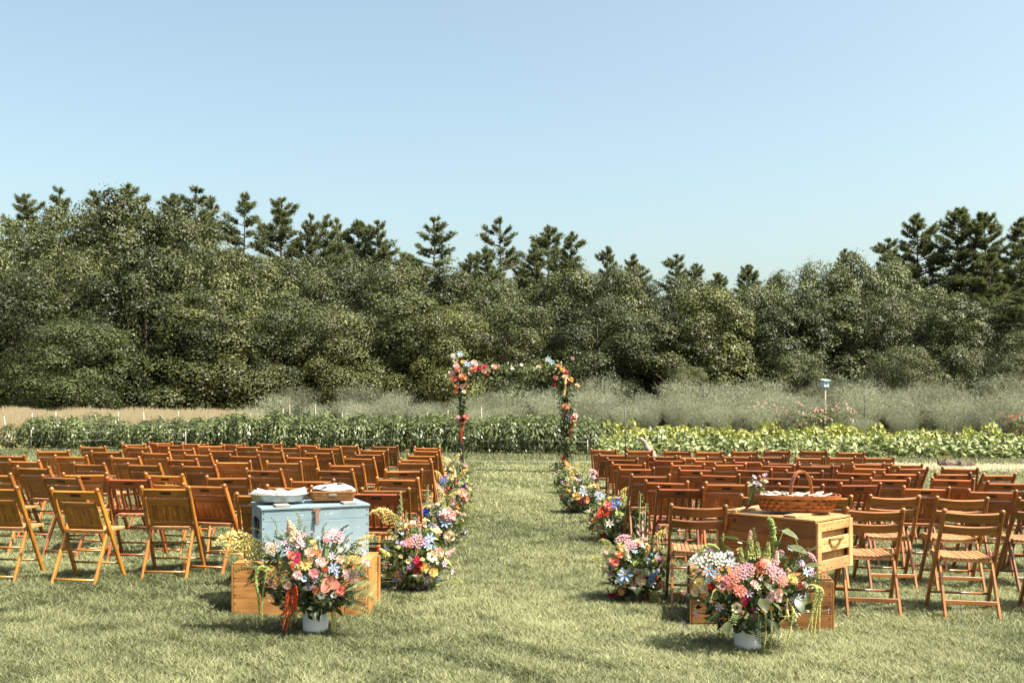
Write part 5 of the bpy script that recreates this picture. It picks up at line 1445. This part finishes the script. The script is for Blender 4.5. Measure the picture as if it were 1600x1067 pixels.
A5 = [('cluster', 230, 372, 92, 'white'), ('cluster', 160, 382, 60, 'white'), ('cluster', 330, 372, 70, 'white'), ('rose', 160, 600, 34, 'cream'), ('rose', 220, 570, 40, 'cream'), ('rose', 185, 535, 36, 'yellow'), ('star', 260, 452, 50, 'blue'), ('star', 300, 470, 40, 'blue'), ('star', 410, 392, 44, 'sky'), ('cluster', 470, 462, 74, 'mauve'), ('cluster', 425, 500, 60, 'coral'), ('cluster', 530, 440, 60, 'mauve'),
      ('cluster', 730, 480, 74, 'mauve'), ('cluster', 690, 440, 56, 'pink'), ('cluster', 770, 520, 50, 'coral'), ('pompom', 470, 592, 52, 'coral'), ('anthurium', 412, 556, 44, 'coral'), ('anemone', 450, 706, 44, 'cream'), ('rose', 710, 610, 44, 'blush'), ('rose', 680, 645, 36, 'blush'), ('rose', 745, 600, 34, 'peach'), ('rose', 740, 645, 32, 'blush'), ('cluster', 505, 655, 32, 'hot'), ('cluster', 570, 760, 28, 'hot'), ('pompom', 500, 685, 18, 'hot'), ('pompom', 535, 640, 22, 'plum'), ('pompom', 560, 720, 20, 'plum'),
      ('rose', 830, 505, 40, 'yellow'), ('rose', 890, 552, 36, 'coral'), ('daisy', 850, 520, 36, 'gold'), ('cluster', 965, 355, 56, 'mauve'), ('star', 960, 432, 36, 'lilac'), ('star', 970, 480, 34, 'purple'), ('star', 880, 640, 38, 'sky'), ('star', 935, 622, 32, 'sky'), ('star', 840, 650, 30, 'blue'), ('star', 175, 740, 38, 'lilac'), ('star', 330, 700, 36, 'lilac'), ('star', 325, 812, 34, 'lilac'), ('star', 462, 826, 26, 'purple'), ('star', 535, 605, 36, 'lilac'),
      ('pompom', 322, 502, 34, 'orange'), ('rose', 378, 512, 36, 'pink'), ('cluster', 605, 425, 44, 'rust'), ('cluster', 640, 400, 40, 'coral'), ('rose', 660, 385, 36, 'cream'), ('berries', 715, 835, 26, 'red'), ('berries', 700, 870, 22, 'rust'), ('pompom', 490, 740, 18, 'orange'), ('star', 820, 300, 34, 'sky'), ('spike', 545, 240, 80, 'peach'), ('spike', 540, 330, 120, 'lime'), ('spike', 590, 330, 90, 'lime'), ('spike', 480, 360, 80, 'lime'), ('spike', 660, 330, 90, 'lime'), ('rose', 570, 540, 30, 'blush'), ('star', 595, 560, 30, 'cream'), ('anemone', 350, 560, 30, 'pink'), ('rose', 275, 560, 30, 'red'), ('daisy', 690, 710, 24, 'gold'), ('rose', 905, 720, 22, 'peach'), ('rose', 940, 725, 20, 'cream'), ('cluster', 900, 400, 34, 'lilac'), ('star', 930, 460, 40, 'sky'), ('star', 250, 520, 30, 'sky'), ('star', 1085, 725, 30, 'lilac'), ('star', 90, 815, 42, 'lilac'), ('spike', 720, 380, 80, 'blush')]
VXR, VYR = ground_at(1168, 1012)
rb, loc, cc = big_arrangement('overflowing bouquet in a white vase with white phlox and amaranth before the brown crate', VXR, VYR, (1050, 790, 4.445), A5, (560, 560), (.46, .28, .30), 202)
tassel(rb, [loc(690, 420, -.05), loc(690, 330, -.06), loc(705, 230, -.06), loc(700, 150, -.06), loc(685, 95, -.07), loc(672, 88, -.08)], .020, C['green'], 30, 'amaranth_plume')
for i, (x0, x1, l) in enumerate(((1010, 930, 890), (1000, 965, 905), (1030, 985, 915), (1045, 1025, 890), (1000, 950, 800))):
    tassel(rb, [loc(920, 560, -.16), loc(985, 552, -.2), loc(x0, 590, -.21), loc(x0 - 20, 700, -.2), loc(x1, l, -.19)], .0095, C['lime'], 40 + i)
for i, (x0, x1, l, cl) in enumerate(((650, 640, 1000, 'lime'), (690, 690, 990, 'lime'), (820, 780, 1030, 'lime'), (800, 740, 820, 'yellow'), (850, 700, 760, 'yellow'))):
    tassel(rb, [loc(800 if i > 2 else x0, 640, -.2), loc(x0 + (20 if i == 2 else 0), 740, -.23), loc(x0, 860 if i < 3 else 770, -.22), loc(x1, l, -.2)], .008, C[cl], 50 + i)
tassel(rb, [loc(330, 380, -.1), loc(320, 300, -.12), loc(250, 270, -.12), loc(195, 320, -.12), loc(190, 370, -.12)], .012, C['green'], 60)
tassel(rb, [loc(360, 340, -.06), loc(352, 260, -.06), loc(356, 190, -.06)], .008, C['green'], 61)
tassel(rb, [loc(350, 580, -.2), loc(290, 590, -.24), loc(265, 680, -.24)], .004, C['lime'], 62, 'trailing_stem')
tassel(rb, [loc(430, 740, -.22), loc(400, 800, -.24), loc(360, 860, -.24), loc(330, 915, -.23)], .006, C['green'], 63, 'trailing_stem')
tassel(rb, [loc(700, 380, -.05), loc(780, 170, -.05), loc(850, 215, -.06), loc(895, 370, -.08)], .005, C['green'], 64, 'trailing_stem')
for i, (x, y, d, L, t) in enumerate(((470, 235, (-.9, -.15, .12), .15, 1.2), (760, 170, (.7, -.3, -.35), .12, 1.3), (800, 280, (.6, -.4, -.2), .14, 1.2), (860, 640, (.3, -.5, -.8), .11, .7), (420, 320, (-.6, -.3, -.5), .12, .7), (620, 640, (.1, -.7, -.5), .12, .7), (760, 290, (-.5, -.3, .3), .12, 1.0), (920, 420, (.7, -.3, .1), .11, 1.2), (390, 800, (-.2, -.6, -.7), .11, 1.0))):
    o = link_mesh('large_leaf', BLEAF, rb, loc(x, y, -.1 if y < 400 else -.26), None, L, (t * .75, t * .75, t * .75)); point_x(o, d, .3)
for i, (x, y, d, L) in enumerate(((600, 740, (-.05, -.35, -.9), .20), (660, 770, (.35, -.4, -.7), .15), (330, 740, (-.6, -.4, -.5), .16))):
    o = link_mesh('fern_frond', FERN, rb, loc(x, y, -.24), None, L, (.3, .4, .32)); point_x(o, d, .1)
for i, (x, y, d) in enumerate(((150, 480, (-.6, -.2, -.3)), (250, 420, (-.5, -.2, .4)), (820, 420, (.6, -.2, .5)), (880, 380, (.6, -.2, .3)))):
    o = link_mesh('leafy_sprig', EUC, rb, loc(x, y, -.1), None, .16, (1.2, 1.2, 1.15)); point_x(o, d, .2)

# arrangements along the aisle
PALS = [['blue', 'hot', 'gold', 'cream', 'mauve', 'orange', 'lilac', 'white', 'red', 'yellow', 'sky', 'peach'], ['blush', 'blue', 'pink', 'orange', 'coral', 'cream', 'purple', 'sky', 'yellow', 'white'],
        ['orange', 'peach', 'coral', 'deep', 'gold', 'pink', 'purple', 'cream', 'yellow'], ['gold', 'orange', 'blue', 'coral', 'yellow', 'white', 'pink', 'sky'], ['coral', 'sky', 'blue', 'gold', 'pink', 'cream', 'lilac']]
def aisle_bouquet(label, u, v, hw_px, top_px, seed, pal, n, plumes=(), glads=(), explicit=()):
    X, Y = ground_at(u, v); s = F_PX / Y
    root = empty('aisle_flowers', (X, Y, gz(X)), 0); tag(root, label, 'flowers')
    rx = hw_px / s; H = (v - top_px) / s; c = (0, 0, H * .50); rad = (rx * .9, rx * .75, H * .48)
    g = random.Random(seed)
    mb = MB(); mb.lathe([(.001, .002), (.10, .002), (.12, .07), (.115, .07), (.095, .012), (.001, .010)], 16); mb.build('bowl', M['iron'], root)
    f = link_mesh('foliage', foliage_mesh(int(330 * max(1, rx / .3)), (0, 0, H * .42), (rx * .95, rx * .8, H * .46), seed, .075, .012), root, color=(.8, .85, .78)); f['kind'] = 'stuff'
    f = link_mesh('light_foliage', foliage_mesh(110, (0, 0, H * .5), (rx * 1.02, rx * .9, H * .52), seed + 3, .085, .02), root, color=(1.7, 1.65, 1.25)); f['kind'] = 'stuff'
    pts = []
    for (kd, a, b, r, cl) in explicit:
        q = at_depth(a, b, Y); q = Vector((q.x - X, 0, q.z - gz(X))); ex_ = q.x / rad[0]; ez = (q.z - c[2]) / rad[2]; dd = max(0, 1 - ex_ ** 2 - ez ** 2); dy = -rad[1] * math.sqrt(dd) - .02
        q = at_depth(a, b, Y + dy); q = Vector((q.x - X, dy, q.z - gz(X))); bloom(root, kd, q, (ex_ * .7, -.4 - math.sqrt(dd), ez * .6 + .35), r * Y / F_PX, C[cl], g); pts.append(q)
    pts += wild(root, c, rad, int(n * 1.35), seed, pal + ['cream', 'yellow', 'blush', 'lime'], (0, 0, .05), rs=(.014, .036))
    for (a, b, ang, L, cl) in plumes:
        q = at_depth(a, b, Y - .05); q = Vector((q.x - X, -.05, q.z - gz(X))); o = link_mesh('goldenrod_plume', FM['plume'], root, q, None, L, C[cl]); point_x(o, (math.cos(math.radians(ang)), -.25, math.sin(math.radians(ang))), g.uniform(-.4, .4)); pts.append(q)
    for (a, b, a2, b2, cl) in glads:
        q = at_depth(a, b, Y); q2 = at_depth(a2, b2, Y + .03); L = (q2 - q).length; o = link_mesh('gladiolus', FM['gladiolus'], root, (q.x - X, 0, q.z - gz(X)), None, L, C[cl]); face(o, q2 - q, g.uniform(-.3, .3), g); pts.append(Vector((q.x - X, 0, q.z - gz(X))))
    for i in range(16):
        a = g.uniform(0, 6.28); d_ = Vector((math.cos(a), math.sin(a) - .2, g.uniform(.1, 1.2))).normalized(); q = Vector((d_.x * rad[0], d_.y * rad[1], c[2] + d_.z * rad[2])) * .75
        t = g.choice((.6, .9, 1.2, 1.4)); o = link_mesh('leafy_sprig', EUC, root, q, None, g.uniform(.10, .2), (t, t, t * .85)); point_x(o, d_, g.uniform(-1, 1))
    for i in range(4):
        a = g.uniform(0, 6.28); o = link_mesh('fern_frond', FERN, root, (rx * .5 * math.cos(a), rx * .5 * math.sin(a) - .03, H * .25), None, .2, (1, 1.05, 1)); point_x(o, (math.cos(a), math.sin(a), .05), 0)
    st = link_mesh('stems', stems_mesh(pts, (0, 0, .02), seed), root); st['kind'] = 'stuff'
    return root
aisle_bouquet('ground bouquet with red pompoms and a tall gladiolus beside the blue chest crate', 648, 922, 56, 812, 301, PALS[0], 62, [(625, 825, 140, .24, 'yellow'), (620, 815, 160, .22, 'yellow'), (630, 835, 120, .2, 'lime'), (668, 880, 20, .14, 'yellow'), (700, 905, -20, .14, 'lime')],
    [(632, 850, 625, 770, 'coral'), (640, 850, 634, 800, 'coral'), (628, 860, 622, 790, 'cream')],
    [('cluster', 652, 845, 13, 'mauve'), ('cluster', 640, 848, 9, 'coral'), ('star', 672, 840, 9, 'blue'), ('star', 668, 850, 8, 'blue'), ('anemone', 675, 869, 9, 'cream'), ('rose', 686, 863, 8, 'peach'), ('pompom', 652, 876, 7, 'hot'), ('pompom', 655, 882, 6, 'red'), ('pompom', 622, 898, 6, 'orange'), ('rose', 663, 886, 8, 'gold'), ('rose', 677, 894, 8, 'yellow'), ('pompom', 641, 885, 6, 'purple'), ('cluster', 653, 893, 9, 'red'), ('star', 594, 857, 8, 'blue'), ('star', 604, 858, 7, 'blue'), ('star', 694, 880, 6, 'lilac'), ('star', 706, 892, 6, 'lilac'), ('star', 665, 905, 7, 'lilac'), ('star', 672, 924, 6, 'lilac')])
aisle_bouquet('ground bouquet with blue stars and pale dahlia, second along the aisle after blue chest', 688, 852, 42, 782, 302, PALS[1], 52, [(700, 795, 60, .22, 'yellow'), (715, 800, 20, .2, 'lime'), (690, 790, 100, .2, 'yellow')], [(672, 830, 668, 760, 'peach')],
    [('star', 696, 816, 9, 'blue'), ('star', 676, 819, 8, 'blue'), ('star', 654, 815, 9, 'sky'), ('star', 658, 825, 8, 'sky'), ('rose', 700, 803, 11, 'blush'), ('rose', 704, 806, 9, 'pink'), ('rose', 702, 837, 10, 'cream'), ('pompom', 684, 832, 6, 'orange'), ('rose', 665, 800, 7, 'deep')])
aisle_bouquet('ground bouquet with peach roses and orange pompom, third along the aisle after blue chest', 706, 800, 34, 742, 303, PALS[2], 46, [(690, 755, 120, .2, 'yellow'), (715, 750, 40, .22, 'yellow')], [(680, 775, 676, 735, 'cream'), (684, 770, 678, 742, 'peach')],
    [('rose', 722, 770, 8, 'peach'), ('rose', 726, 776, 7, 'coral'), ('pompom', 712, 787, 6, 'orange'), ('star', 694, 750, 8, 'deep'), ('star', 693, 763, 6, 'purple'), ('rose', 685, 764, 7, 'blush'), ('star', 688, 776, 7, 'sky')])
aisle_bouquet('far ground bouquet with yellow sprays beside the foot of the bare arch post', 708, 768, 27, 716, 304, PALS[3], 40, [(700, 735, 110, .25, 'yellow'), (712, 730, 70, .25, 'yellow'), (690, 740, 130, .22, 'lime')], [(700, 740, 697, 700, 'cream'), (690, 742, 680, 704, 'lime')])
aisle_bouquet('ground bouquet with blue thistles and red blooms beside the curved rail chair', 990, 938, 50, 842, 311, PALS[0], 60, [(1020, 865, 60, .22, 'yellow'), (1030, 880, 30, .2, 'lime'), (960, 870, 130, .18, 'lime'), (955, 885, 160, .18, 'lime'), (1010, 925, -40, .14, 'yellow')], [(1000, 870, 1001, 775, 'pink'), (1006, 880, 1010, 790, 'coral')],
    [('star', 977, 897, 12, 'blue'), ('star', 970, 905, 9, 'blue'), ('star', 1041, 888, 10, 'deep'), ('star', 1036, 898, 8, 'deep'), ('cluster', 975, 842, 13, 'mauve'), ('cluster', 985, 852, 11, 'mauve'), ('rose', 960, 877, 9, 'coral'), ('rose', 968, 866, 7, 'orange'), ('rose', 1001, 907, 9, 'cream'), ('pompom', 1029, 911, 7, 'orange'), ('star', 1018, 910, 8, 'sky'), ('rose', 998, 848, 8, 'peach'), ('pompom', 1032, 874, 6, 'plum'), ('rose', 1037, 919, 6, 'peach'), ('rose', 1048, 922, 6, 'white'), ('star', 1003, 843, 6, 'deep')])
aisle_bouquet('ground bouquet with a red anthurium in the chair aisle, second after the brown crate', 962, 846, 46, 772, 312, PALS[4], 50, [(970, 790, 70, .22, 'yellow'), (980, 795, 40, .2, 'yellow'), (965, 815, 10, .16, 'lime')], [(995, 830, 1000, 770, 'lime')],
    [('anthurium', 942, 800, 11, 'red'), ('star', 960, 787, 9, 'deep'), ('star', 940, 777, 9, 'sky'), ('star', 935, 772, 8, 'blue'), ('rose', 950, 790, 8, 'coral'), ('rose', 930, 812, 6, 'gold'), ('pompom', 942, 836, 6, 'rust'), ('rose', 1003, 806, 7, 'blush'), ('star', 953, 817, 7, 'white')])
aisle_bouquet('ground bouquet with golden roses in the chair aisle, third after the brown crate', 905, 802, 34, 744, 313, PALS[3], 44, [(895, 755, 110, .22, 'yellow'), (910, 750, 70, .22, 'lime')], [(890, 765, 884, 730, 'peach')], [('rose', 901, 775, 7, 'gold'), ('rose', 915, 780, 7, 'orange'), ('pompom', 907, 783, 6, 'plum'), ('star', 912, 768, 8, 'sky'), ('star', 925, 745, 8, 'lilac'), ('cluster', 927, 737, 8, 'pink')])
aisle_bouquet('far ground bouquet with pink and blue blooms beside the flowered arch post', 888, 772, 24, 728, 314, PALS[4], 36, [(885, 740, 100, .22, 'yellow'), (898, 742, 70, .22, 'yellow')], [(893, 745, 896, 715, 'cream')])
# a small posy cone leaning on the basket
pr = empty('paper_cone_posy', at_depth(1163, 800, 7.62)); pr.location.z = LIDR
tag(pr, 'kraft paper cone holding lilac flowers, propped against the splint basket', 'posy')
d = Vector((.16, .0, .12)); mb = MB(); n = 14; vs = []
tipp = Vector((.0, 0, .004)); mo = Vector((.11, 0, .125)); ax = (mo - tipp).normalized(); s1 = Vector((0, 1, 0)); s2 = ax.cross(s1)
for i in range(n): a = 2 * math.pi * i / n; vs.append(mo + (s1 * math.cos(a) + s2 * math.sin(a)) * .055 + ax * (.03 if i % 3 == 0 else 0))
vs.append(tipp); mb.add(vs, [(n, i, (i + 1) % n) for i in range(n)], 0, True); mb.add([tipp.lerp(Vector(q), .97) for q in vs], [(n, (i + 1) % n, i) for i in range(n)], 0, True); mb.build('paper_cone', M['kraft'], pr)
g = random.Random(12); P_ = []
for i in range(13):
    q = mo + ax * g.uniform(.02, .08) + Vector((g.gauss(-.03, .045), g.gauss(0, .03), g.gauss(.05, .03))); bloom(pr, g.choice(['star', 'star', 'anemone', 'rose']), q, (g.gauss(-.2, .4), -.5, .6), g.uniform(.013, .025), C[g.choice(['lilac', 'sky', 'white', 'blush', 'peach', 'lilac'])], g); P_.append(q)
st = link_mesh('stems', stems_mesh(P_, tipp.lerp(mo, .4), 4, .002), pr); st['kind'] = 'stuff'
f = link_mesh('foliage', foliage_mesh(60, tuple(mo + Vector((-.02, 0, .06))), (.08, .06, .06), 13, .035), pr, color=(1.2, 1.2, 1.1)); f['kind'] = 'stuff'

# ------------------------------------------------------------------ the arch
AXL, AY = ground_at(721, 738); AXR = (884 - 800) * AY / F_PX
ar = empty('wedding_arch', ((AXL + AXR) / 2, AY, gz(0)), 0); tag(ar, 'dark wooden ceremony arch wound with vines and bright flowers at aisle end', 'arch')
ox = -(AXL + AXR) / 2; ztop = CAM_H - (581 - HOR) * AY / F_PX
xl = AXL + ox; xr = AXR + ox
for x in (xl, xr):
    mb = MB(); mb.bar((x, 0, -.05), (x, 0, ztop - .092), .10, .10, up=(0, 1, 0), ch=.06); mb.build('post', M['arch_wood'], ar)
    mb = MB(); mb.bar((x, -.30, .025), (x, .30, .025), .09, .05, up=(0, 0, 1), ch=.06); mb.build('foot', M['arch_wood'], ar)
mb = MB(); mb.bar((xl - .12, 0, ztop - .045), (xr + .12, 0, ztop - .045), .09, .09, up=(0, 0, 1), ch=.06); mb.build('beam', M['arch_wood'], ar)
def aloc(u, v, dy): q = at_depth(u, v, AY + dy); return Vector((q.x + ox, dy, q.z - gz(0)))
g = random.Random(71)
for i, (u, v, ru, rv, nl, tint) in enumerate(((727, 590, 22, 22, 150, .8), (745, 582, 26, 14, 120, .9), (785, 583, 34, 17, 200, 1.0), (830, 584, 40, 16, 220, 1.05), (868, 580, 22, 18, 140, 1.0), (880, 605, 18, 26, 150, .9), (884, 640, 13, 34, 150, .9), (885, 690, 14, 38, 180, .8), (878, 734, 22, 15, 130, .7), (722, 630, 10, 40, 110, .8), (720, 680, 8, 40, 80, .7), (734, 738, 18, 6, 50, .6), (815, 605, 40, 14, 70, 1.1), (893, 665, 8, 40, 80, 1.1))):
    c_ = aloc(u, v, -.04); k = AY / F_PX; tint *= .9
    f = link_mesh('vine_leaves', foliage_mesh(int(nl * 2.3), c_, (ru * k, .22, rv * k), 400 + i, .085, .01, shell=.1), ar, color=(tint, tint * 1.02, tint)); f['kind'] = 'stuff'
AB = [('rose', 713, 572, 7, 'blush'), ('rose', 705, 583, 6, 'blush'), ('star', 719, 553, 7, 'sky'), ('cluster', 708, 556, 6, 'white'), ('rose', 715, 577, 7, 'coral'), ('star', 730, 569, 8, 'blue'), ('rose', 741, 568, 8, 'blush'), ('rose', 740, 577, 8, 'coral'), ('rose', 748, 575, 6, 'hot'), ('rose', 756, 580, 6, 'peach'), ('rose', 762, 582, 6, 'coral'), ('pompom', 757, 573, 5, 'hot'), ('rose', 772, 573, 6, 'peach'), ('rose', 777, 575, 5, 'coral'), ('rose', 723, 589, 9, 'orange'), ('rose', 709, 591, 8, 'coral'), ('rose', 716, 592, 6, 'mauve'), ('rose', 714, 603, 6, 'orange'), ('rose', 722, 604, 6, 'blush'), ('rose', 729, 602, 6, 'peach'), ('rose', 730, 591, 6, 'peach'), ('pompom', 712, 612, 6, 'orange'), ('rose', 725, 612, 5, 'cream'), ('anemone', 712, 563, 6, 'cream'), ('rose', 724, 566, 6, 'gold'), ('rose', 735, 583, 6, 'cream'),
      ('rose', 719, 660, 6, 'orange'), ('rose', 728, 651, 6, 'coral'), ('rose', 723, 655, 6, 'plum'), ('pompom', 716, 652, 5, 'mauve'), ('star', 726, 658, 4, 'red'),
      ('star', 857, 561, 7, 'sky'), ('star', 862, 566, 6, 'sky'), ('rose', 873, 573, 6, 'orange'), ('rose', 879, 578, 6, 'gold'), ('pompom', 884, 581, 5, 'hot'), ('rose', 868, 590, 6, 'coral'), ('rose', 883, 589, 6, 'peach'), ('rose', 892, 593, 6, 'gold'), ('rose', 889, 599, 5, 'plum'), ('rose', 902, 602, 5, 'peach'), ('rose', 866, 600, 4, 'red'), ('rose', 884, 635, 8, 'orange'), ('rose', 884, 646, 7, 'mauve'), ('star', 888, 652, 6, 'deep'), ('rose', 896, 655, 7, 'coral'), ('rose', 899, 649, 6, 'blush'), ('rose', 883, 721, 7, 'orange'), ('pompom', 880, 716, 5, 'red'), ('rose', 888, 726, 5, 'gold'), ('star', 840, 573, 4, 'white'), ('star', 815, 570, 4, 'white'), ('star', 800, 575, 4, 'white'), ('rose', 843, 573, 4, 'peach'), ('rose', 895, 560, 4, 'mauve')]
pts = []
for (kd, a, b, r, cl) in AB:
    q = aloc(a, b, -.16 + g.uniform(-.05, .05)); bloom(ar, kd, q, (g.gauss(0, .3), -1, .4 + g.gauss(0, .2)), r * .78 * AY / F_PX, C[cl], g); pts.append(q)
for i, (u0, v0, u1, v1, cl) in enumerate(((719, 662, 720, 690, 'rust'), (724, 664, 716, 686, 'rust'), (893, 658, 889, 684, 'rust'), (733, 618, 741, 600, 'lime'), (884, 592, 881, 618, 'yellow'))):
    tassel(ar, [aloc(u0, v0, -.14), aloc((u0 + u1) / 2 + 1, (v0 + v1) / 2, -.16), aloc(u1, v1, -.15)], .026, C[cl], 90 + i)
mb = MB()
for q in pts: mb.tube([q, Vector((q.x * .97 + .03 * (xl if q.x < 0 else xr), 0, q.z - .03))], .006, 4, cap=False)
st = mb.build('flower_stems', M['stem'], ar); st['kind'] = 'stuff'
